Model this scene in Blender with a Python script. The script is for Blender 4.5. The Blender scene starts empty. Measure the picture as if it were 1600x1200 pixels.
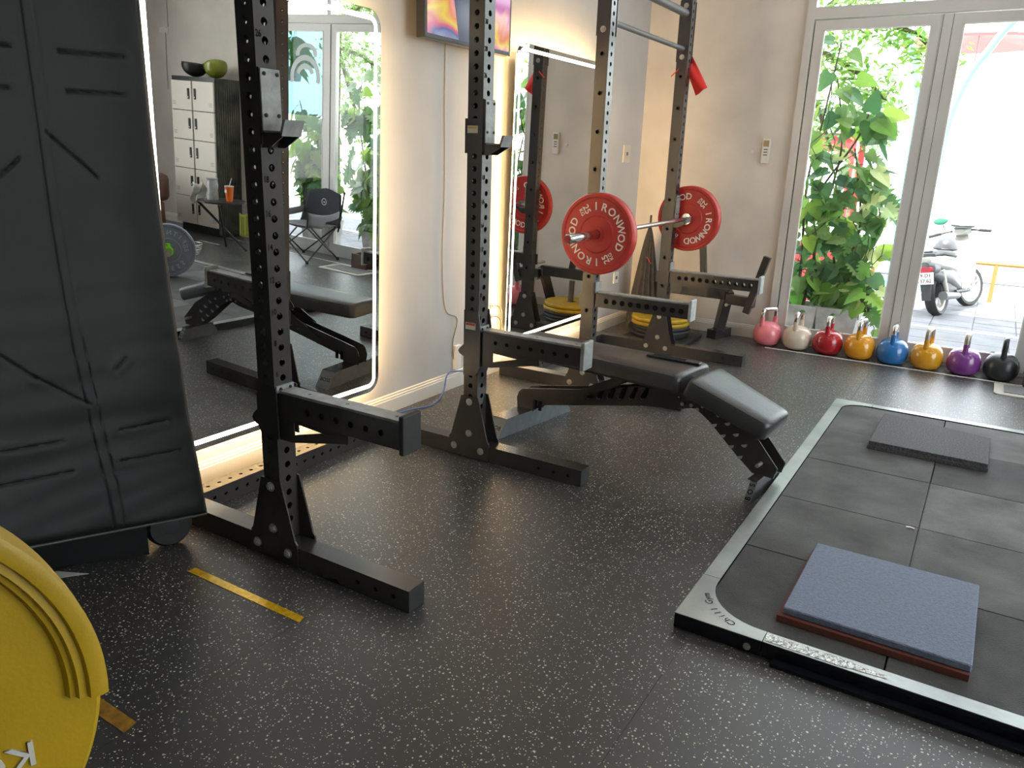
import bpy, bmesh, math, random
from mathutils import Vector, Matrix, noise as mnoise
random.seed(7)
SC = bpy.context.scene
COL = SC.collection
PI = math.pi
V = Vector

# ---------------------------------------------------------------- camera, sky, sun, exposure
cam_d = bpy.data.cameras.new('camera'); cam = bpy.data.objects.new('camera', cam_d); COL.objects.link(cam)
cam_d.sensor_width = 36.0; cam_d.lens = 36.0*1207.94/1600; cam_d.clip_start = .02; cam_d.clip_end = 300
RT = V((0.85015867, 0.52552885, 0.03239838)); UP = V((-0.17533666, 0.22455141, 0.95855815)); FW = V((-0.49647486, 0.82060715, -0.2830488))
cam.matrix_world = Matrix(((RT.x, UP.x, -FW.x, 2.52605), (RT.y, UP.y, -FW.y, -1.65956), (RT.z, UP.z, -FW.z, 1.35773), (0, 0, 0, 1)))
SC.camera = cam
SC.view_settings.view_transform = 'Standard'; SC.view_settings.look = 'None'
SC.view_settings.gamma = 1; SC.view_settings.use_curve_mapping = False
SC.view_settings.exposure = 0.48

world = bpy.data.worlds.new('sky'); SC.world = world; world.use_nodes = True
wn = world.node_tree.nodes; wl = world.node_tree.links; wn.clear()
wo = wn.new('ShaderNodeOutputWorld'); wb = wn.new('ShaderNodeBackground'); sk = wn.new('ShaderNodeTexSky')
sk.sky_type = 'NISHITA'; sk.sun_disc = False; sk.sun_elevation = math.radians(52); sk.sun_rotation = math.radians(170); sk.air_density = 1.2; sk.dust_density = 4.0
wmix = wn.new('ShaderNodeMix'); wmix.data_type = 'RGBA'; wmix.inputs[0].default_value = .6
wmix.inputs[7].default_value = (11, 11.5, 11.6, 1)          # thin bright haze over the whole sky
wl.new(sk.outputs[0], wmix.inputs[6]); wl.new(wmix.outputs[2], wb.inputs[0]); wb.inputs[1].default_value = .62
wl.new(wb.outputs[0], wo.inputs[0])
sun_d = bpy.data.lights.new('sun', 'SUN'); sun = bpy.data.objects.new('sun', sun_d); COL.objects.link(sun)
sun_d.energy = 8; sun_d.angle = .01; sun_d.color = (1, .95, .87)
sun.rotation_euler = V((.25, 1, -1.45)).to_track_quat('-Z', 'Y').to_euler()

# ---------------------------------------------------------------- materials
def mat(name, col, rough=.5, metal=0., noise=None, bump=None, spec=.5, emit=None, coat=0, trans=0, subs=0):
    """noise=(scale, amount[, detail]) varies the colour; bump=(scale, strength)"""
    m = bpy.data.materials.new(name); m.use_nodes = True
    nt = m.node_tree; n = nt.nodes; l = nt.links; b = n['Principled BSDF']
    c = (*col, 1) if len(col) == 3 else col
    b.inputs['Base Color'].default_value = c; b.inputs['Roughness'].default_value = rough
    b.inputs['Metallic'].default_value = metal; b.inputs['Specular IOR Level'].default_value = spec
    if coat: b.inputs['Coat Weight'].default_value = coat; b.inputs['Coat Roughness'].default_value = .12
    if trans: b.inputs['Transmission Weight'].default_value = trans
    if emit: b.inputs['Emission Color'].default_value = (*emit[0], 1); b.inputs['Emission Strength'].default_value = emit[1]
    if noise or bump:
        tc = n.new('ShaderNodeTexCoord')
    if noise:
        tx = n.new('ShaderNodeTexNoise'); tx.inputs['Scale'].default_value = noise[0]; tx.inputs['Detail'].default_value = noise[2] if len(noise) > 2 else 4
        l.new(tc.outputs['Object'], tx.inputs['Vector'])
        mr = n.new('ShaderNodeMapRange'); mr.inputs[1].default_value = .3; mr.inputs[2].default_value = .7
        mr.inputs[3].default_value = 1-noise[1]; mr.inputs[4].default_value = 1+noise[1]
        l.new(tx.outputs[0], mr.inputs[0])
        mx = n.new('ShaderNodeVectorMath'); mx.operation = 'SCALE'; mx.inputs[0].default_value = c[:3]
        l.new(mr.outputs[0], mx.inputs['Scale']); l.new(mx.outputs[0], b.inputs['Base Color'])
    if bump:
        tb = n.new('ShaderNodeTexNoise'); tb.inputs['Scale'].default_value = bump[0]; tb.inputs['Detail'].default_value = 3
        l.new(tc.outputs['Object'], tb.inputs['Vector'])
        bp = n.new('ShaderNodeBump'); bp.inputs['Strength'].default_value = bump[1]; bp.inputs['Distance'].default_value = .01
        l.new(tb.outputs[0], bp.inputs['Height']); l.new(bp.outputs[0], b.inputs['Normal'])
    return m

def emission(name, col, s):
    m = bpy.data.materials.new(name); m.use_nodes = True; n = m.node_tree.nodes; n.clear()
    o = n.new('ShaderNodeOutputMaterial'); e = n.new('ShaderNodeEmission'); e.inputs[0].default_value = (*col, 1); e.inputs[1].default_value = s
    m.node_tree.links.new(e.outputs[0], o.inputs[0]); return m

def leafmat(name, col, tr=.55, var=.25):
    m = bpy.data.materials.new(name); m.use_nodes = True; nt = m.node_tree; n = nt.nodes; l = nt.links
    b = n['Principled BSDF']; b.inputs['Roughness'].default_value = .35
    t = n.new('ShaderNodeBsdfTranslucent'); mx = n.new('ShaderNodeMixShader'); mx.inputs[0].default_value = tr
    oi = n.new('ShaderNodeObjectInfo'); ge = n.new('ShaderNodeNewGeometry')
    ad = n.new('ShaderNodeMath'); ad.operation = 'ADD'; l.new(oi.outputs['Random'], ad.inputs[0]); l.new(ge.outputs['Random Per Island'], ad.inputs[1])
    fr = n.new('ShaderNodeMath'); fr.operation = 'FRACT'; l.new(ad.outputs[0], fr.inputs[0])
    hs = n.new('ShaderNodeHueSaturation'); hs.inputs['Color'].default_value = (*col, 1)
    mr = n.new('ShaderNodeMapRange'); mr.inputs[3].default_value = 1-var; mr.inputs[4].default_value = 1+var*1.6; l.new(fr.outputs[0], mr.inputs[0]); l.new(mr.outputs[0], hs.inputs['Value'])
    mr2 = n.new('ShaderNodeMapRange'); mr2.inputs[3].default_value = .53; mr2.inputs[4].default_value = .47; l.new(fr.outputs[0], mr2.inputs[0]); l.new(mr2.outputs[0], hs.inputs['Hue'])
    l.new(hs.outputs[0], b.inputs['Base Color']); l.new(hs.outputs[0], t.inputs[0])
    l.new(b.outputs[0], mx.inputs[1]); l.new(t.outputs[0], mx.inputs[2]); l.new(mx.outputs[0], n['Material Output'].inputs[0])
    return m

def glassmat(name, tint=(1, 1, 1), refl=.08):
    m = bpy.data.materials.new(name); m.use_nodes = True; n = m.node_tree.nodes; l = m.node_tree.links; n.clear()
    o = n.new('ShaderNodeOutputMaterial'); t = n.new('ShaderNodeBsdfTransparent'); t.inputs[0].default_value = (*tint, 1)
    g = n.new('ShaderNodeBsdfGlossy'); g.inputs['Roughness'].default_value = .02
    lw = n.new('ShaderNodeLayerWeight'); lw.inputs[0].default_value = .5; pw = n.new('ShaderNodeMath'); pw.operation = 'POWER'; pw.inputs[1].default_value = 5
    f = n.new('ShaderNodeMath'); f.operation = 'MULTIPLY_ADD'; f.inputs[1].default_value = .7; f.inputs[2].default_value = .03; mx = n.new('ShaderNodeMixShader')
    l.new(lw.outputs['Facing'], pw.inputs[0]); l.new(pw.outputs[0], f.inputs[0]); l.new(f.outputs[0], mx.inputs[0]); l.new(t.outputs[0], mx.inputs[1]); l.new(g.outputs[0], mx.inputs[2]); l.new(mx.outputs[0], o.inputs[0])
    return m

def speckle_floor(name, base, dens=.5, scale=62, rough=.42, dim='2D'):
    """black rubber with pale flecks of two sizes"""
    m = bpy.data.materials.new(name); m.use_nodes = True; nt = m.node_tree; n = nt.nodes; l = nt.links; b = n['Principled BSDF']
    tc = n.new('ShaderNodeTexCoord'); prev = None
    nz = n.new('ShaderNodeTexNoise'); nz.inputs['Scale'].default_value = 90; nz.inputs['Detail'].default_value = 1
    l.new(tc.outputs['Object'], nz.inputs['Vector'])
    va = n.new('ShaderNodeVectorMath'); va.operation = 'SCALE'; va.inputs['Scale'].default_value = .008; l.new(nz.outputs['Color'], va.inputs[0])
    vb = n.new('ShaderNodeVectorMath'); l.new(tc.outputs['Object'], vb.inputs[0]); l.new(va.outputs[0], vb.inputs[1])
    masks = []
    for sc, rad, pr in ((scale, .16, dens), (scale*1.9, .17, dens*.6)):
        vo = n.new('ShaderNodeTexVoronoi'); vo.voronoi_dimensions = dim; vo.inputs['Scale'].default_value = sc; l.new(vb.outputs[0], vo.inputs['Vector'])
        sp = n.new('ShaderNodeSeparateColor'); l.new(vo.outputs['Color'], sp.inputs[0])
        a = n.new('ShaderNodeMath'); a.operation = 'LESS_THAN'; a.inputs[1].default_value = pr; l.new(sp.outputs[0], a.inputs[0])
        sz = n.new('ShaderNodeMath'); sz.operation = 'MULTIPLY_ADD'; sz.inputs[1].default_value = .12; sz.inputs[2].default_value = rad-.05; l.new(sp.outputs[1], sz.inputs[0])
        d = n.new('ShaderNodeMath'); d.operation = 'LESS_THAN'; l.new(vo.outputs['Distance'], d.inputs[0]); l.new(sz.outputs[0], d.inputs[1])
        x = n.new('ShaderNodeMath'); x.operation = 'MULTIPLY'; l.new(a.outputs[0], x.inputs[0]); l.new(d.outputs[0], x.inputs[1]); masks.append(x)
    mm = n.new('ShaderNodeMath'); mm.operation = 'MAXIMUM'; l.new(masks[0].outputs[0], mm.inputs[0]); l.new(masks[1].outputs[0], mm.inputs[1])
    big = n.new('ShaderNodeTexNoise'); big.inputs['Scale'].default_value = 1.3; big.inputs['Detail'].default_value = 6; l.new(tc.outputs['Object'], big.inputs['Vector'])
    cr = n.new('ShaderNodeMapRange'); cr.inputs[1].default_value = .3; cr.inputs[2].default_value = .7; cr.inputs[3].default_value = .75; cr.inputs[4].default_value = 1.3; l.new(big.outputs[0], cr.inputs[0])
    bs = n.new('ShaderNodeVectorMath'); bs.operation = 'SCALE'; bs.inputs[0].default_value = base; l.new(cr.outputs[0], bs.inputs['Scale'])
    mix = n.new('ShaderNodeMix'); mix.data_type = 'RGBA'; l.new(mm.outputs[0], mix.inputs[0]); l.new(bs.outputs[0], mix.inputs[6]); mix.inputs[7].default_value = (.62, .60, .52, 1)
    l.new(mix.outputs[2], b.inputs['Base Color'])
    b.inputs['Specular IOR Level'].default_value = .75
    rr = n.new('ShaderNodeMapRange'); rr.inputs[3].default_value = rough-.08; rr.inputs[4].default_value = rough+.1; l.new(big.outputs[0], rr.inputs[0]); l.new(rr.outputs[0], b.inputs['Roughness'])
    fb = n.new('ShaderNodeTexNoise'); fb.inputs['Scale'].default_value = 420; l.new(tc.outputs['Object'], fb.inputs['Vector'])
    bp = n.new('ShaderNodeBump'); bp.inputs['Strength'].default_value = .25; bp.inputs['Distance'].default_value = .002; l.new(fb.outputs[0], bp.inputs['Height']); l.new(bp.outputs[0], b.inputs['Normal'])
    return m

M = {}
M['floor'] = speckle_floor('rubber_floor', (.040, .039, .0385), dens=.24, scale=80, rough=.33)
M['wall'] = mat('plaster_wall', (.46, .46, .462), .75, noise=(1.6, .10, 8), bump=(9, .12))
M['wallback'] = mat('bare_plaster', (.62, .575, .525), .8, noise=(2.2, .12, 9), bump=(14, .15))
M['base'] = mat('baseboard_paint', (.62, .6, .56), .5)
M['ceil'] = mat('ceiling_paint', (.62, .61, .6), .8)
M['alu'] = mat('grey_aluminium', (.60, .59, .57), .42, metal=.15, noise=(3, .06))
M['alu2'] = mat('pale_aluminium_bead', (.75, .75, .72), .4)
M['gasket'] = mat('dark_gasket', (.008, .008, .008), .8, spec=.1)
M['rack'] = mat('black_powder_coat', (.037, .033, .0315), .25, spec=.8, noise=(2.5, .08))
M['rackh'] = mat('hole_edge', (.09, .085, .08), .35, metal=.3)
M['bolt'] = mat('zinc_bolt', (.50, .49, .45), .38, metal=.8, noise=(150, .2))
M['uhmw'] = mat('grey_wear_plastic', (.26, .27, .265), .42, noise=(25, .25, 8), bump=(90, .1))
M['capgrey'] = mat('pale_steel_cap', (.42, .45, .46), .4, metal=.3, noise=(30, .2))
M['number'] = mat('black_number', (.002, .002, .002), .8, spec=.05)
M['numberL'] = mat('grey_number', (.05, .05, .05), .5)
M['stW'] = mat('sticker_white', (.62, .55, .48), .6); M['stR'] = mat('sticker_red', (.45, .05, .03), .6); M['stY'] = mat('sticker_yellow', (.62, .42, .06), .6)
M['mirror'] = mat('mirror_silver', (.74, .75, .74), .006, metal=1.)
M['mirrore'] = mat('mirror_edge', (.32, .33, .32), .12, metal=.8)
M['led'] = emission('led_band', (1., .93, .76), 5.0)
M['ledback'] = emission('led_back_glow', (1., .64, .27), 52.0)
M['pad'] = mat('black_vinyl_quilt', (.0145, .0155, .016), .5, noise=(6, .15, 6), bump=(500, .12), spec=.22)
M['padhem'] = mat('black_hem', (.03, .03, .03), .45)
M['leather'] = mat('black_bench_vinyl', (.040, .041, .041), .33, noise=(9, .2, 6), bump=(120, .12))
M['footlit'] = mat('daylit_foot_paint', (.16, .175, .185), .45, metal=.4, noise=(20, .15))  # bench feet: same paint as the frame, daylight put into the colour
M['rubber'] = mat('black_rubber', (.018, .018, .018), .6, noise=(30, .3))
M['red'] = mat('red_bumper', (.46, .022, .017), .42, noise=(12, .1), bump=(200, .06))
M['redhub'] = mat('red_bumper_hub', (.42, .02, .016), .45)
M['letter'] = mat('cream_lettering', (.85, .78, .70), .5)
M['yellow'] = mat('yellow_bumper', (.42, .265, .004), .45, noise=(7, .14, 8), bump=(260, .05))
M['letw'] = mat('grey_white_lettering', (.58, .56, .5), .55)
M['plateblue'] = mat('blue_grey_bumper', (.19, .23, .30), .5, noise=(14, .1)); M['letblue'] = mat('pale_blue_lettering', (.42, .48, .55), .5)
M['lime'] = mat('lime_collar', (.22, .62, .02), .4)
M['chrome'] = mat('chrome', (.75, .73, .72), .14, metal=1.)
M['chromer'] = mat('brushed_bar_steel', (.62, .58, .56), .25, metal=1.)
M['flag'] = mat('red_flag_cloth', (.72, .03, .02), .7)
M['white'] = mat('white_plastic', (.72, .7, .66), .4)
M['offw'] = mat('ivory_plastic', (.55, .5, .42), .45)
M['dark'] = mat('dark_plastic', (.02, .02, .022), .35)
M['darkg'] = mat('grey_plastic', (.12, .12, .12), .5)
M['blue'] = mat('blue_cable', (.05, .13, .42), .5)
M['cord'] = mat('grey_cord', (.2, .2, .2), .6)
M['umb'] = mat('dark_grey_fabric', (.045, .043, .045), .8, noise=(20, .25))
M['tape'] = mat('gold_tape', (.85, .50, .02), .22, metal=.3, noise=(60, .25)); M['tape2'] = mat('worn_gold_tape', (.30, .15, .02), .4, noise=(40, .4))
M['platerail'] = mat('platform_steel', (.36, .385, .37), .32, metal=.55, noise=(5, .22, 7), bump=(60, .05))
M['railside'] = mat('platform_side_black', (.006, .007, .01), .25)
M['tileblue'] = mat('blue_rubber_tile', (.165, .20, .285), .7, noise=(90, .15, 10), bump=(260, .5))
M['tilered'] = mat('red_brown_rubber', (.13, .035, .022), .8)
M['tiledark'] = mat('dark_speckled_rubber_tile', (.060, .059, .064), .7, noise=(150, .75, 3), bump=(200, .5))
M['tiles'] = [mat('platform_rubber_%s' % w, (c, c*.985, c*.98), .68, noise=(5, .45, 14), bump=(260, .5), spec=.4) for w, c in (('dark', .058), ('mid', .082), ('pale', .125), ('worn', .098))]
M['film'] = mat('torn_clear_film', (.62, .64, .62), .12, metal=.5, bump=(70, .9))
M['locker'] = mat('beige_locker_door', (.68, .62, .55), .4); M['lockerb'] = mat('black_locker_frame', (.012, .012, .013), .3)
M['lockside'] = mat('dark_corrugated_side', (.05, .055, .04), .18, noise=(5, .7, 6))
M['brownl'] = mat('brown_leather', (.10, .035, .018), .32, noise=(12, .3), bump=(60, .2))
M['orange'] = mat('orange_drink', (.85, .16, .02), .35); M['clear'] = glassmat('clear_jar', (.85, .88, .88)); M['bagp'] = mat('crinkled_clear_bag', (.62, .62, .58), .3, bump=(40, .8))
M['cloth'] = mat('yellow_green_cloth', (.36, .38, .06), .8)
M['wood'] = mat('dark_wood', (.07, .035, .018), .6, noise=(14, .35, 8))
M['campf'] = mat('navy_camp_fabric', (.02, .024, .032), .75); M['campg'] = mat('grey_mesh_fabric', (.22, .22, .23), .8)
M['mat'] = mat('doormat_grey', (.16, .16, .165), .9, noise=(200, .3)); M['matb'] = mat('doormat_border', (.42, .40, .35), .7)
M['glass'] = glassmat('door_glass', (.97, .985, .98)); M['glassb'] = glassmat('blue_film_glass', (.40, .53, .57))
M['decal'] = mat('white_decal', (.62, .68, .68), .5)
M['leafA'] = leafmat('leaf_green', (.14, .26, .075), .38); M['leafB'] = leafmat('leaf_dark', (.06, .16, .06), .4); M['leafC'] = leafmat('leaf_lime', (.22, .40, .07), .5)
M['leafD'] = leafmat('leaf_cream', (.50, .58, .25), .4, .1)
M['stem'] = mat('plant_stem', (.09, .075, .035), .7, noise=(20, .3)); M['pot'] = mat('concrete_pot', (.36, .34, .32), .8, noise=(9, .3, 8)); M['potw'] = mat('white_pot', (.6, .6, .56), .6)
M['terra'] = mat('orange_pot', (.62, .15, .03), .6); M['soil'] = mat('soil', (.03, .02, .015), .9)
M['teal'] = mat('teal_paint', (.12, .42, .46), .4); M['redb'] = mat('faded_red', (.55, .06, .06), .6); M['roofg'] = mat('pale_roof_sheet', (.45, .47, .5), .6)
M['pave'] = mat('grey_paving', (.145, .145, .16), .85, noise=(4, .2, 8), bump=(40, .3)); M['kerb'] = mat('lit_kerb', (.6, .6, .57), .8)
M['road'] = mat('pale_ground', (.62, .61, .58), .9, noise=(1, .1))
M['rail'] = mat('ochre_railing', (.33, .18, .05), .5); M['railg'] = mat('grey_railing', (.22, .25, .28), .5)
M['bikew'] = mat('white_fairing', (.34, .34, .31), .25, coat=.4); M['bikeg'] = mat('grey_fairing', (.08, .083, .09), .3); M['biked'] = mat('black_engine', (.03, .03, .033), .45)
M['green'] = mat('green_plate', (.03, .20, .12), .4); M['tail'] = mat('red_tail_lamp', (.35, .02, .04), .25)
M['facade'] = mat('outer_render', (.5, .48, .44), .9)
M['hedge'] = leafmat('hedge_leaf', (.12, .27, .08), .5)
M['hgreen'] = mat('olive_helmet', (.22, .26, .03), .25, coat=.3)

# ---------------------------------------------------------------- geometry helpers
WM = {}
class B:
    def __init__(s): s.b = bmesh.new()
    def face(s, pts): 
        try: return s.b.faces.new([s.b.verts.new(p) for p in pts])
        except ValueError: return None
    def box(s, c, d, mtx=None, bev=0):
        vs = []
        for x in (-.5, .5):
            for y in (-.5, .5):
                for z in (-.5, .5): 
                    p = V((c[0]+x*d[0], c[1]+y*d[1], c[2]+z*d[2])); vs.append(s.b.verts.new(mtx @ p if mtx else p))
        fs = [s.b.faces.new([vs[i] for i in q]) for q in ((0, 1, 3, 2), (4, 6, 7, 5), (0, 4, 5, 1), (2, 3, 7, 6), (0, 2, 6, 4), (1, 5, 7, 3))]
        if bev:
            es = list({e for f in fs for e in f.edges})
            bmesh.ops.bevel(s.b, geom=es, offset=bev, segments=2, profile=.5, affect='EDGES')
        return s
    def bb(s, x0, x1, y0, y1, z0, z1, bev=0): return s.box(((x0+x1)/2, (y0+y1)/2, (z0+z1)/2), (abs(x1-x0), abs(y1-y0), abs(z1-z0)), bev=bev)
    def prism(s, pts, o, u, v, n, t):
        """polygon pts (a,b) in plane o+a*u+b*v extruded t along n"""
        o, u, v, n = V(o), V(u), V(v), V(n)
        A = [s.b.verts.new(o+u*a+v*b) for a, b in pts]; Bv = [s.b.verts.new(o+u*a+v*b+n*t) for a, b in pts]
        s.b.faces.new(list(reversed(A))); s.b.faces.new(Bv)
        for i in range(len(pts)):
            j = (i+1) % len(pts); s.b.faces.new([A[i], A[j], Bv[j], Bv[i]])
        return s
    def cyl(s, p0, p1, r, seg=16, r2=None, cap=True):
        p0, p1 = V(p0), V(p1); r2 = r if r2 is None else r2; d = (p1-p0).normalized()
        a = d.orthogonal().normalized(); c = d.cross(a)
        R0 = [s.b.verts.new(p0+(a*math.cos(t)+c*math.sin(t))*r) for t in [2*PI*i/seg for i in range(seg)]]
        R1 = [s.b.verts.new(p1+(a*math.cos(t)+c*math.sin(t))*r2) for t in [2*PI*i/seg for i in range(seg)]]
        for i in range(seg): s.b.faces.new([R0[i], R0[(i+1) % seg], R1[(i+1) % seg], R1[i]])
        if cap: s.b.faces.new(list(reversed(R0))); s.b.faces.new(R1)
        return s
    def tube(s, pts, r, seg=8, closed=False):
        pts = [V(p) for p in pts]; rings = []; n = len(pts); a = None
        for i, p in enumerate(pts):
            if closed: d = (pts[(i+1) % n]-pts[i-1]).normalized()
            else: d = (pts[min(i+1, n-1)]-pts[max(i-1, 0)]).normalized()
            if a is None: a = d.orthogonal().normalized()
            a = (a-d*a.dot(d)).normalized(); c = d.cross(a); rr = r[i] if isinstance(r, (list, tuple)) else r
            rings.append([s.b.verts.new(p+(a*math.cos(t)+c*math.sin(t))*rr) for t in [2*PI*k/seg for k in range(seg)]])
        for i in range(n if closed else n-1):
            A, C = rings[i], rings[(i+1) % n]
            for k in range(seg): s.b.faces.new([A[k], A[(k+1) % seg], C[(k+1) % seg], C[k]])
        if not closed: s.b.faces.new(list(reversed(rings[0]))); s.b.faces.new(rings[-1])
        return s
    def lathe(s, prof, seg=48, o=(0, 0, 0), ax=(0, 0, 1), closed=True):
        """prof: (radius, height) list; closed loop makes a solid of revolution with a hole"""
        o, ax = V(o), V(ax).normalized(); a = ax.orthogonal().normalized(); c = ax.cross(a)
        rows = []
        for r, h in prof:
            if r < 1e-6: rows.append([s.b.verts.new(o+ax*h)]*seg)
            else: rows.append([s.b.verts.new(o+ax*h+(a*math.cos(t)+c*math.sin(t))*r) for t in [2*PI*k/seg for k in range(seg)]])
        m = len(rows)
        for i in range(m if closed else m-1):
            A, C = rows[i], rows[(i+1) % m]
            for k in range(seg):
                q = [A[k], A[(k+1) % seg], C[(k+1) % seg], C[k]]; u = []
                for x in q:
                    if x not in u: u.append(x)
                if len(u) > 2: 
                    try: s.b.faces.new(u)
                    except ValueError: pass
        return s
    def sph(s, c, r, sx=1, sy=1, sz=1, seg=20, rings=12):
        bmesh.ops.create_uvsphere(s.b, u_segments=seg, v_segments=rings, radius=r, matrix=Matrix.Translation(c) @ Matrix.Diagonal((sx, sy, sz, 1))); return s
    def grid(s, fn, nu, nv, wrap=False):
        g = [[s.b.verts.new(fn(i/nu, j/nv)) for j in range(nv+1)] for i in range(nu+1)]
        for i in range(nu):
            for j in range(nv): s.b.faces.new([g[i][j], g[i+1][j], g[i+1][j+1], g[i][j+1]])
        return s
    def mesh(s, me, mtx):
        n0 = len(s.b.verts); s.b.from_mesh(me); s.b.verts.ensure_lookup_table()
        for v in list(s.b.verts)[n0:]: v.co = mtx @ v.co
        return s
    def build(s, name, m, parent=None, smooth=False, world=True, fix=True):
        if parent is not None and world and parent in WM: s.b.transform(WM[parent].inverted())
        if fix: bmesh.ops.recalc_face_normals(s.b, faces=s.b.faces)
        me = bpy.data.meshes.new(name); s.b.to_mesh(me); s.b.free()
        if m is not None: me.materials.append(m)
        if smooth:
            for p in me.polygons: p.use_smooth = True
        o = bpy.data.objects.new(name, me); COL.objects.link(o)
        if parent is not None: o.parent = parent; WM[o] = WM.get(parent, Matrix()).copy() if parent in WM else Matrix()
        if smooth:
            try: me.set_sharp_from_angle(angle=math.radians(38))
            except Exception: pass
        return o
def tag(o, label=None, cat=None, group=None, kind=None):
    if label: o['label'] = label
    if cat: o['category'] = cat
    if group: o['group'] = group
    if kind: o['kind'] = kind
    return o
def thing(name, label, cat, loc=(0, 0, 0), rz=0, group=None):
    o = bpy.data.objects.new(name, None); COL.objects.link(o); o.empty_display_size = .05
    o.location = loc; o.rotation_euler = (0, 0, rz); WM[o] = Matrix.Translation(loc) @ Matrix.Rotation(rz, 4, 'Z')
    return tag(o, label, cat, group)
def solo(o, label, cat, group=None):
    """a thing made of one mesh: move its origin to its base"""
    me = o.data; xs = [v.co for v in me.vertices]
    c = V(((min(p.x for p in xs)+max(p.x for p in xs))/2, (min(p.y for p in xs)+max(p.y for p in xs))/2, min(p.z for p in xs)))
    me.transform(Matrix.Translation(-c)); o.location = c; WM[o] = Matrix.Translation(c)
    return tag(o, label, cat, group)
def struct(o): o['kind'] = 'structure'; return o
def copy_tree(o, parent=None):
    c = o.copy(); COL.objects.link(c); c.parent = parent
    for ch in [x for x in o.children]: copy_tree(ch, c)
    return c
TX = {}
def glyph(t, bold=.0, ext=.0):
    k = (t, bold, ext)
    if k not in TX:
        c = bpy.data.curves.new('t', 'FONT'); c.body = t; c.size = 1; c.align_x = 'CENTER'; c.align_y = 'CENTER'; c.offset = bold; c.extrude = ext; c.resolution_u = 3
        o = bpy.data.objects.new('t', c); COL.objects.link(o); bpy.context.view_layer.update()
        dg = bpy.context.evaluated_depsgraph_get(); TX[k] = bpy.data.meshes.new_from_object(o.evaluated_get(dg)); bpy.data.objects.remove(o)
    return TX[k]
def text(bm, t, o, x, y, size, bold=.0, ext=.0, sx=1):
    x, y = V(x).normalized(), V(y).normalized(); n = x.cross(y)
    m = Matrix(((x.x*size*sx, y.x*size, n.x*size, o[0]), (x.y*size*sx, y.y*size, n.y*size, o[1]), (x.z*size*sx, y.z*size, n.z*size, o[2]), (0, 0, 0, 1)))
    return bm.mesh(glyph(t, bold, ext), m)

def perf_plate(bm, o, u, v, n, wu, L, holes, r, t, seg=12):
    """plate centred on o across u (width wu), running 0..L along v, with round holes at the given v positions"""
    o, u, v, n = V(o), V(u), V(v), V(n); holes = sorted(h for h in holes if r < h < L-r)
    cuts = [0.]
    for a, b in zip(holes, holes[1:]): cuts.append((a+b)/2)
    cuts.append(L); cells = list(zip(cuts, cuts[1:])) if holes else [(0, L)]
    def P(a, b, d): return bm.b.verts.new(o+u*a+v*b-n*d)
    for i, (b0, b1) in enumerate(cells):
        if not holes: 
            bm.b.faces.new([P(-wu/2, b0, 0), P(wu/2, b0, 0), P(wu/2, b1, 0), P(-wu/2, b1, 0)]); continue
        h = holes[i]; lo = max(b0, h-wu/2); hi = min(b1, h+wu/2)
        for (c0, c1) in ((b0, lo), (hi, b1)):
            if c1-c0 > 1e-5: bm.b.faces.new([P(-wu/2, c0, 0), P(wu/2, c0, 0), P(wu/2, c1, 0), P(-wu/2, c1, 0)])
        for d in (0, t):
            inner, outer = [], []
            for k in range(seg):
                a = 2*PI*k/seg+PI/4; ca, sa = math.cos(a), math.sin(a)
                inner.append(P(ca*r, h+sa*r, d))
                m = max(abs(ca), abs(sa)); ex, ey = ca/m, sa/m
                outer.append(P(ex*wu/2, h+(ey*(hi-h) if ey > 0 else ey*(h-lo)), d))
            for k in range(seg):
                j = (k+1) % seg; q = [inner[k], inner[j], outer[j], outer[k]]
                bm.b.faces.new(q if d == 0 else list(reversed(q)))
            if d == 0: front = inner
        for k in range(seg):
            j = (k+1) % seg; bm.b.faces.new([front[k], inner[k], inner[j], front[j]])

def perf_tube(bm, o, axis, u, v, L, wu, wv, holes, r=.0125, t=.004, caps=(True, True), back=1.):
    """box section; holes = dict u+,u-,v+,v- -> positions along the axis"""
    o, axis, u, v = V(o), V(axis), V(u), V(v)
    for key, nn, w, cr, wn_ in (('u+', u, wv, v, wu), ('u-', -u, wv, v, wu), ('v+', v, wu, u, wv), ('v-', -v, wu, u, wv)):
        hs = holes.get(key, [])
        perf_plate(bm, o+nn*wn_/2, cr, axis, nn, w, L, hs, r*(back if key in ('u-', 'v+') else 1), t)
    for c, z in ((caps[0], 0), (caps[1], L)):
        if c: bm.face([o+axis*z+u*a*wu/2+v*b*wv/2 for a, b in ((-1, -1), (1, -1), (1, 1), (-1, 1))])
    return bm
def bolt(bm, p, n, r=.0125, h=.009):
    p, n = V(p), V(n).normalized(); bm.cyl(p, p+n*.003, r*1.35, 14); bm.cyl(p+n*.003, p+n*h, r, 6); bm.cyl(p+n*h, p+n*(h+.004), r*.55, 8)

X_, Y_, Z_ = V((1, 0, 0)), V((0, 1, 0)), V((0, 0, 1))

# ================================================================ the room
WX, YB_, XR, YF, ZC = -.103, 4.63, 6.95, -4.6, 3.3
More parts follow.
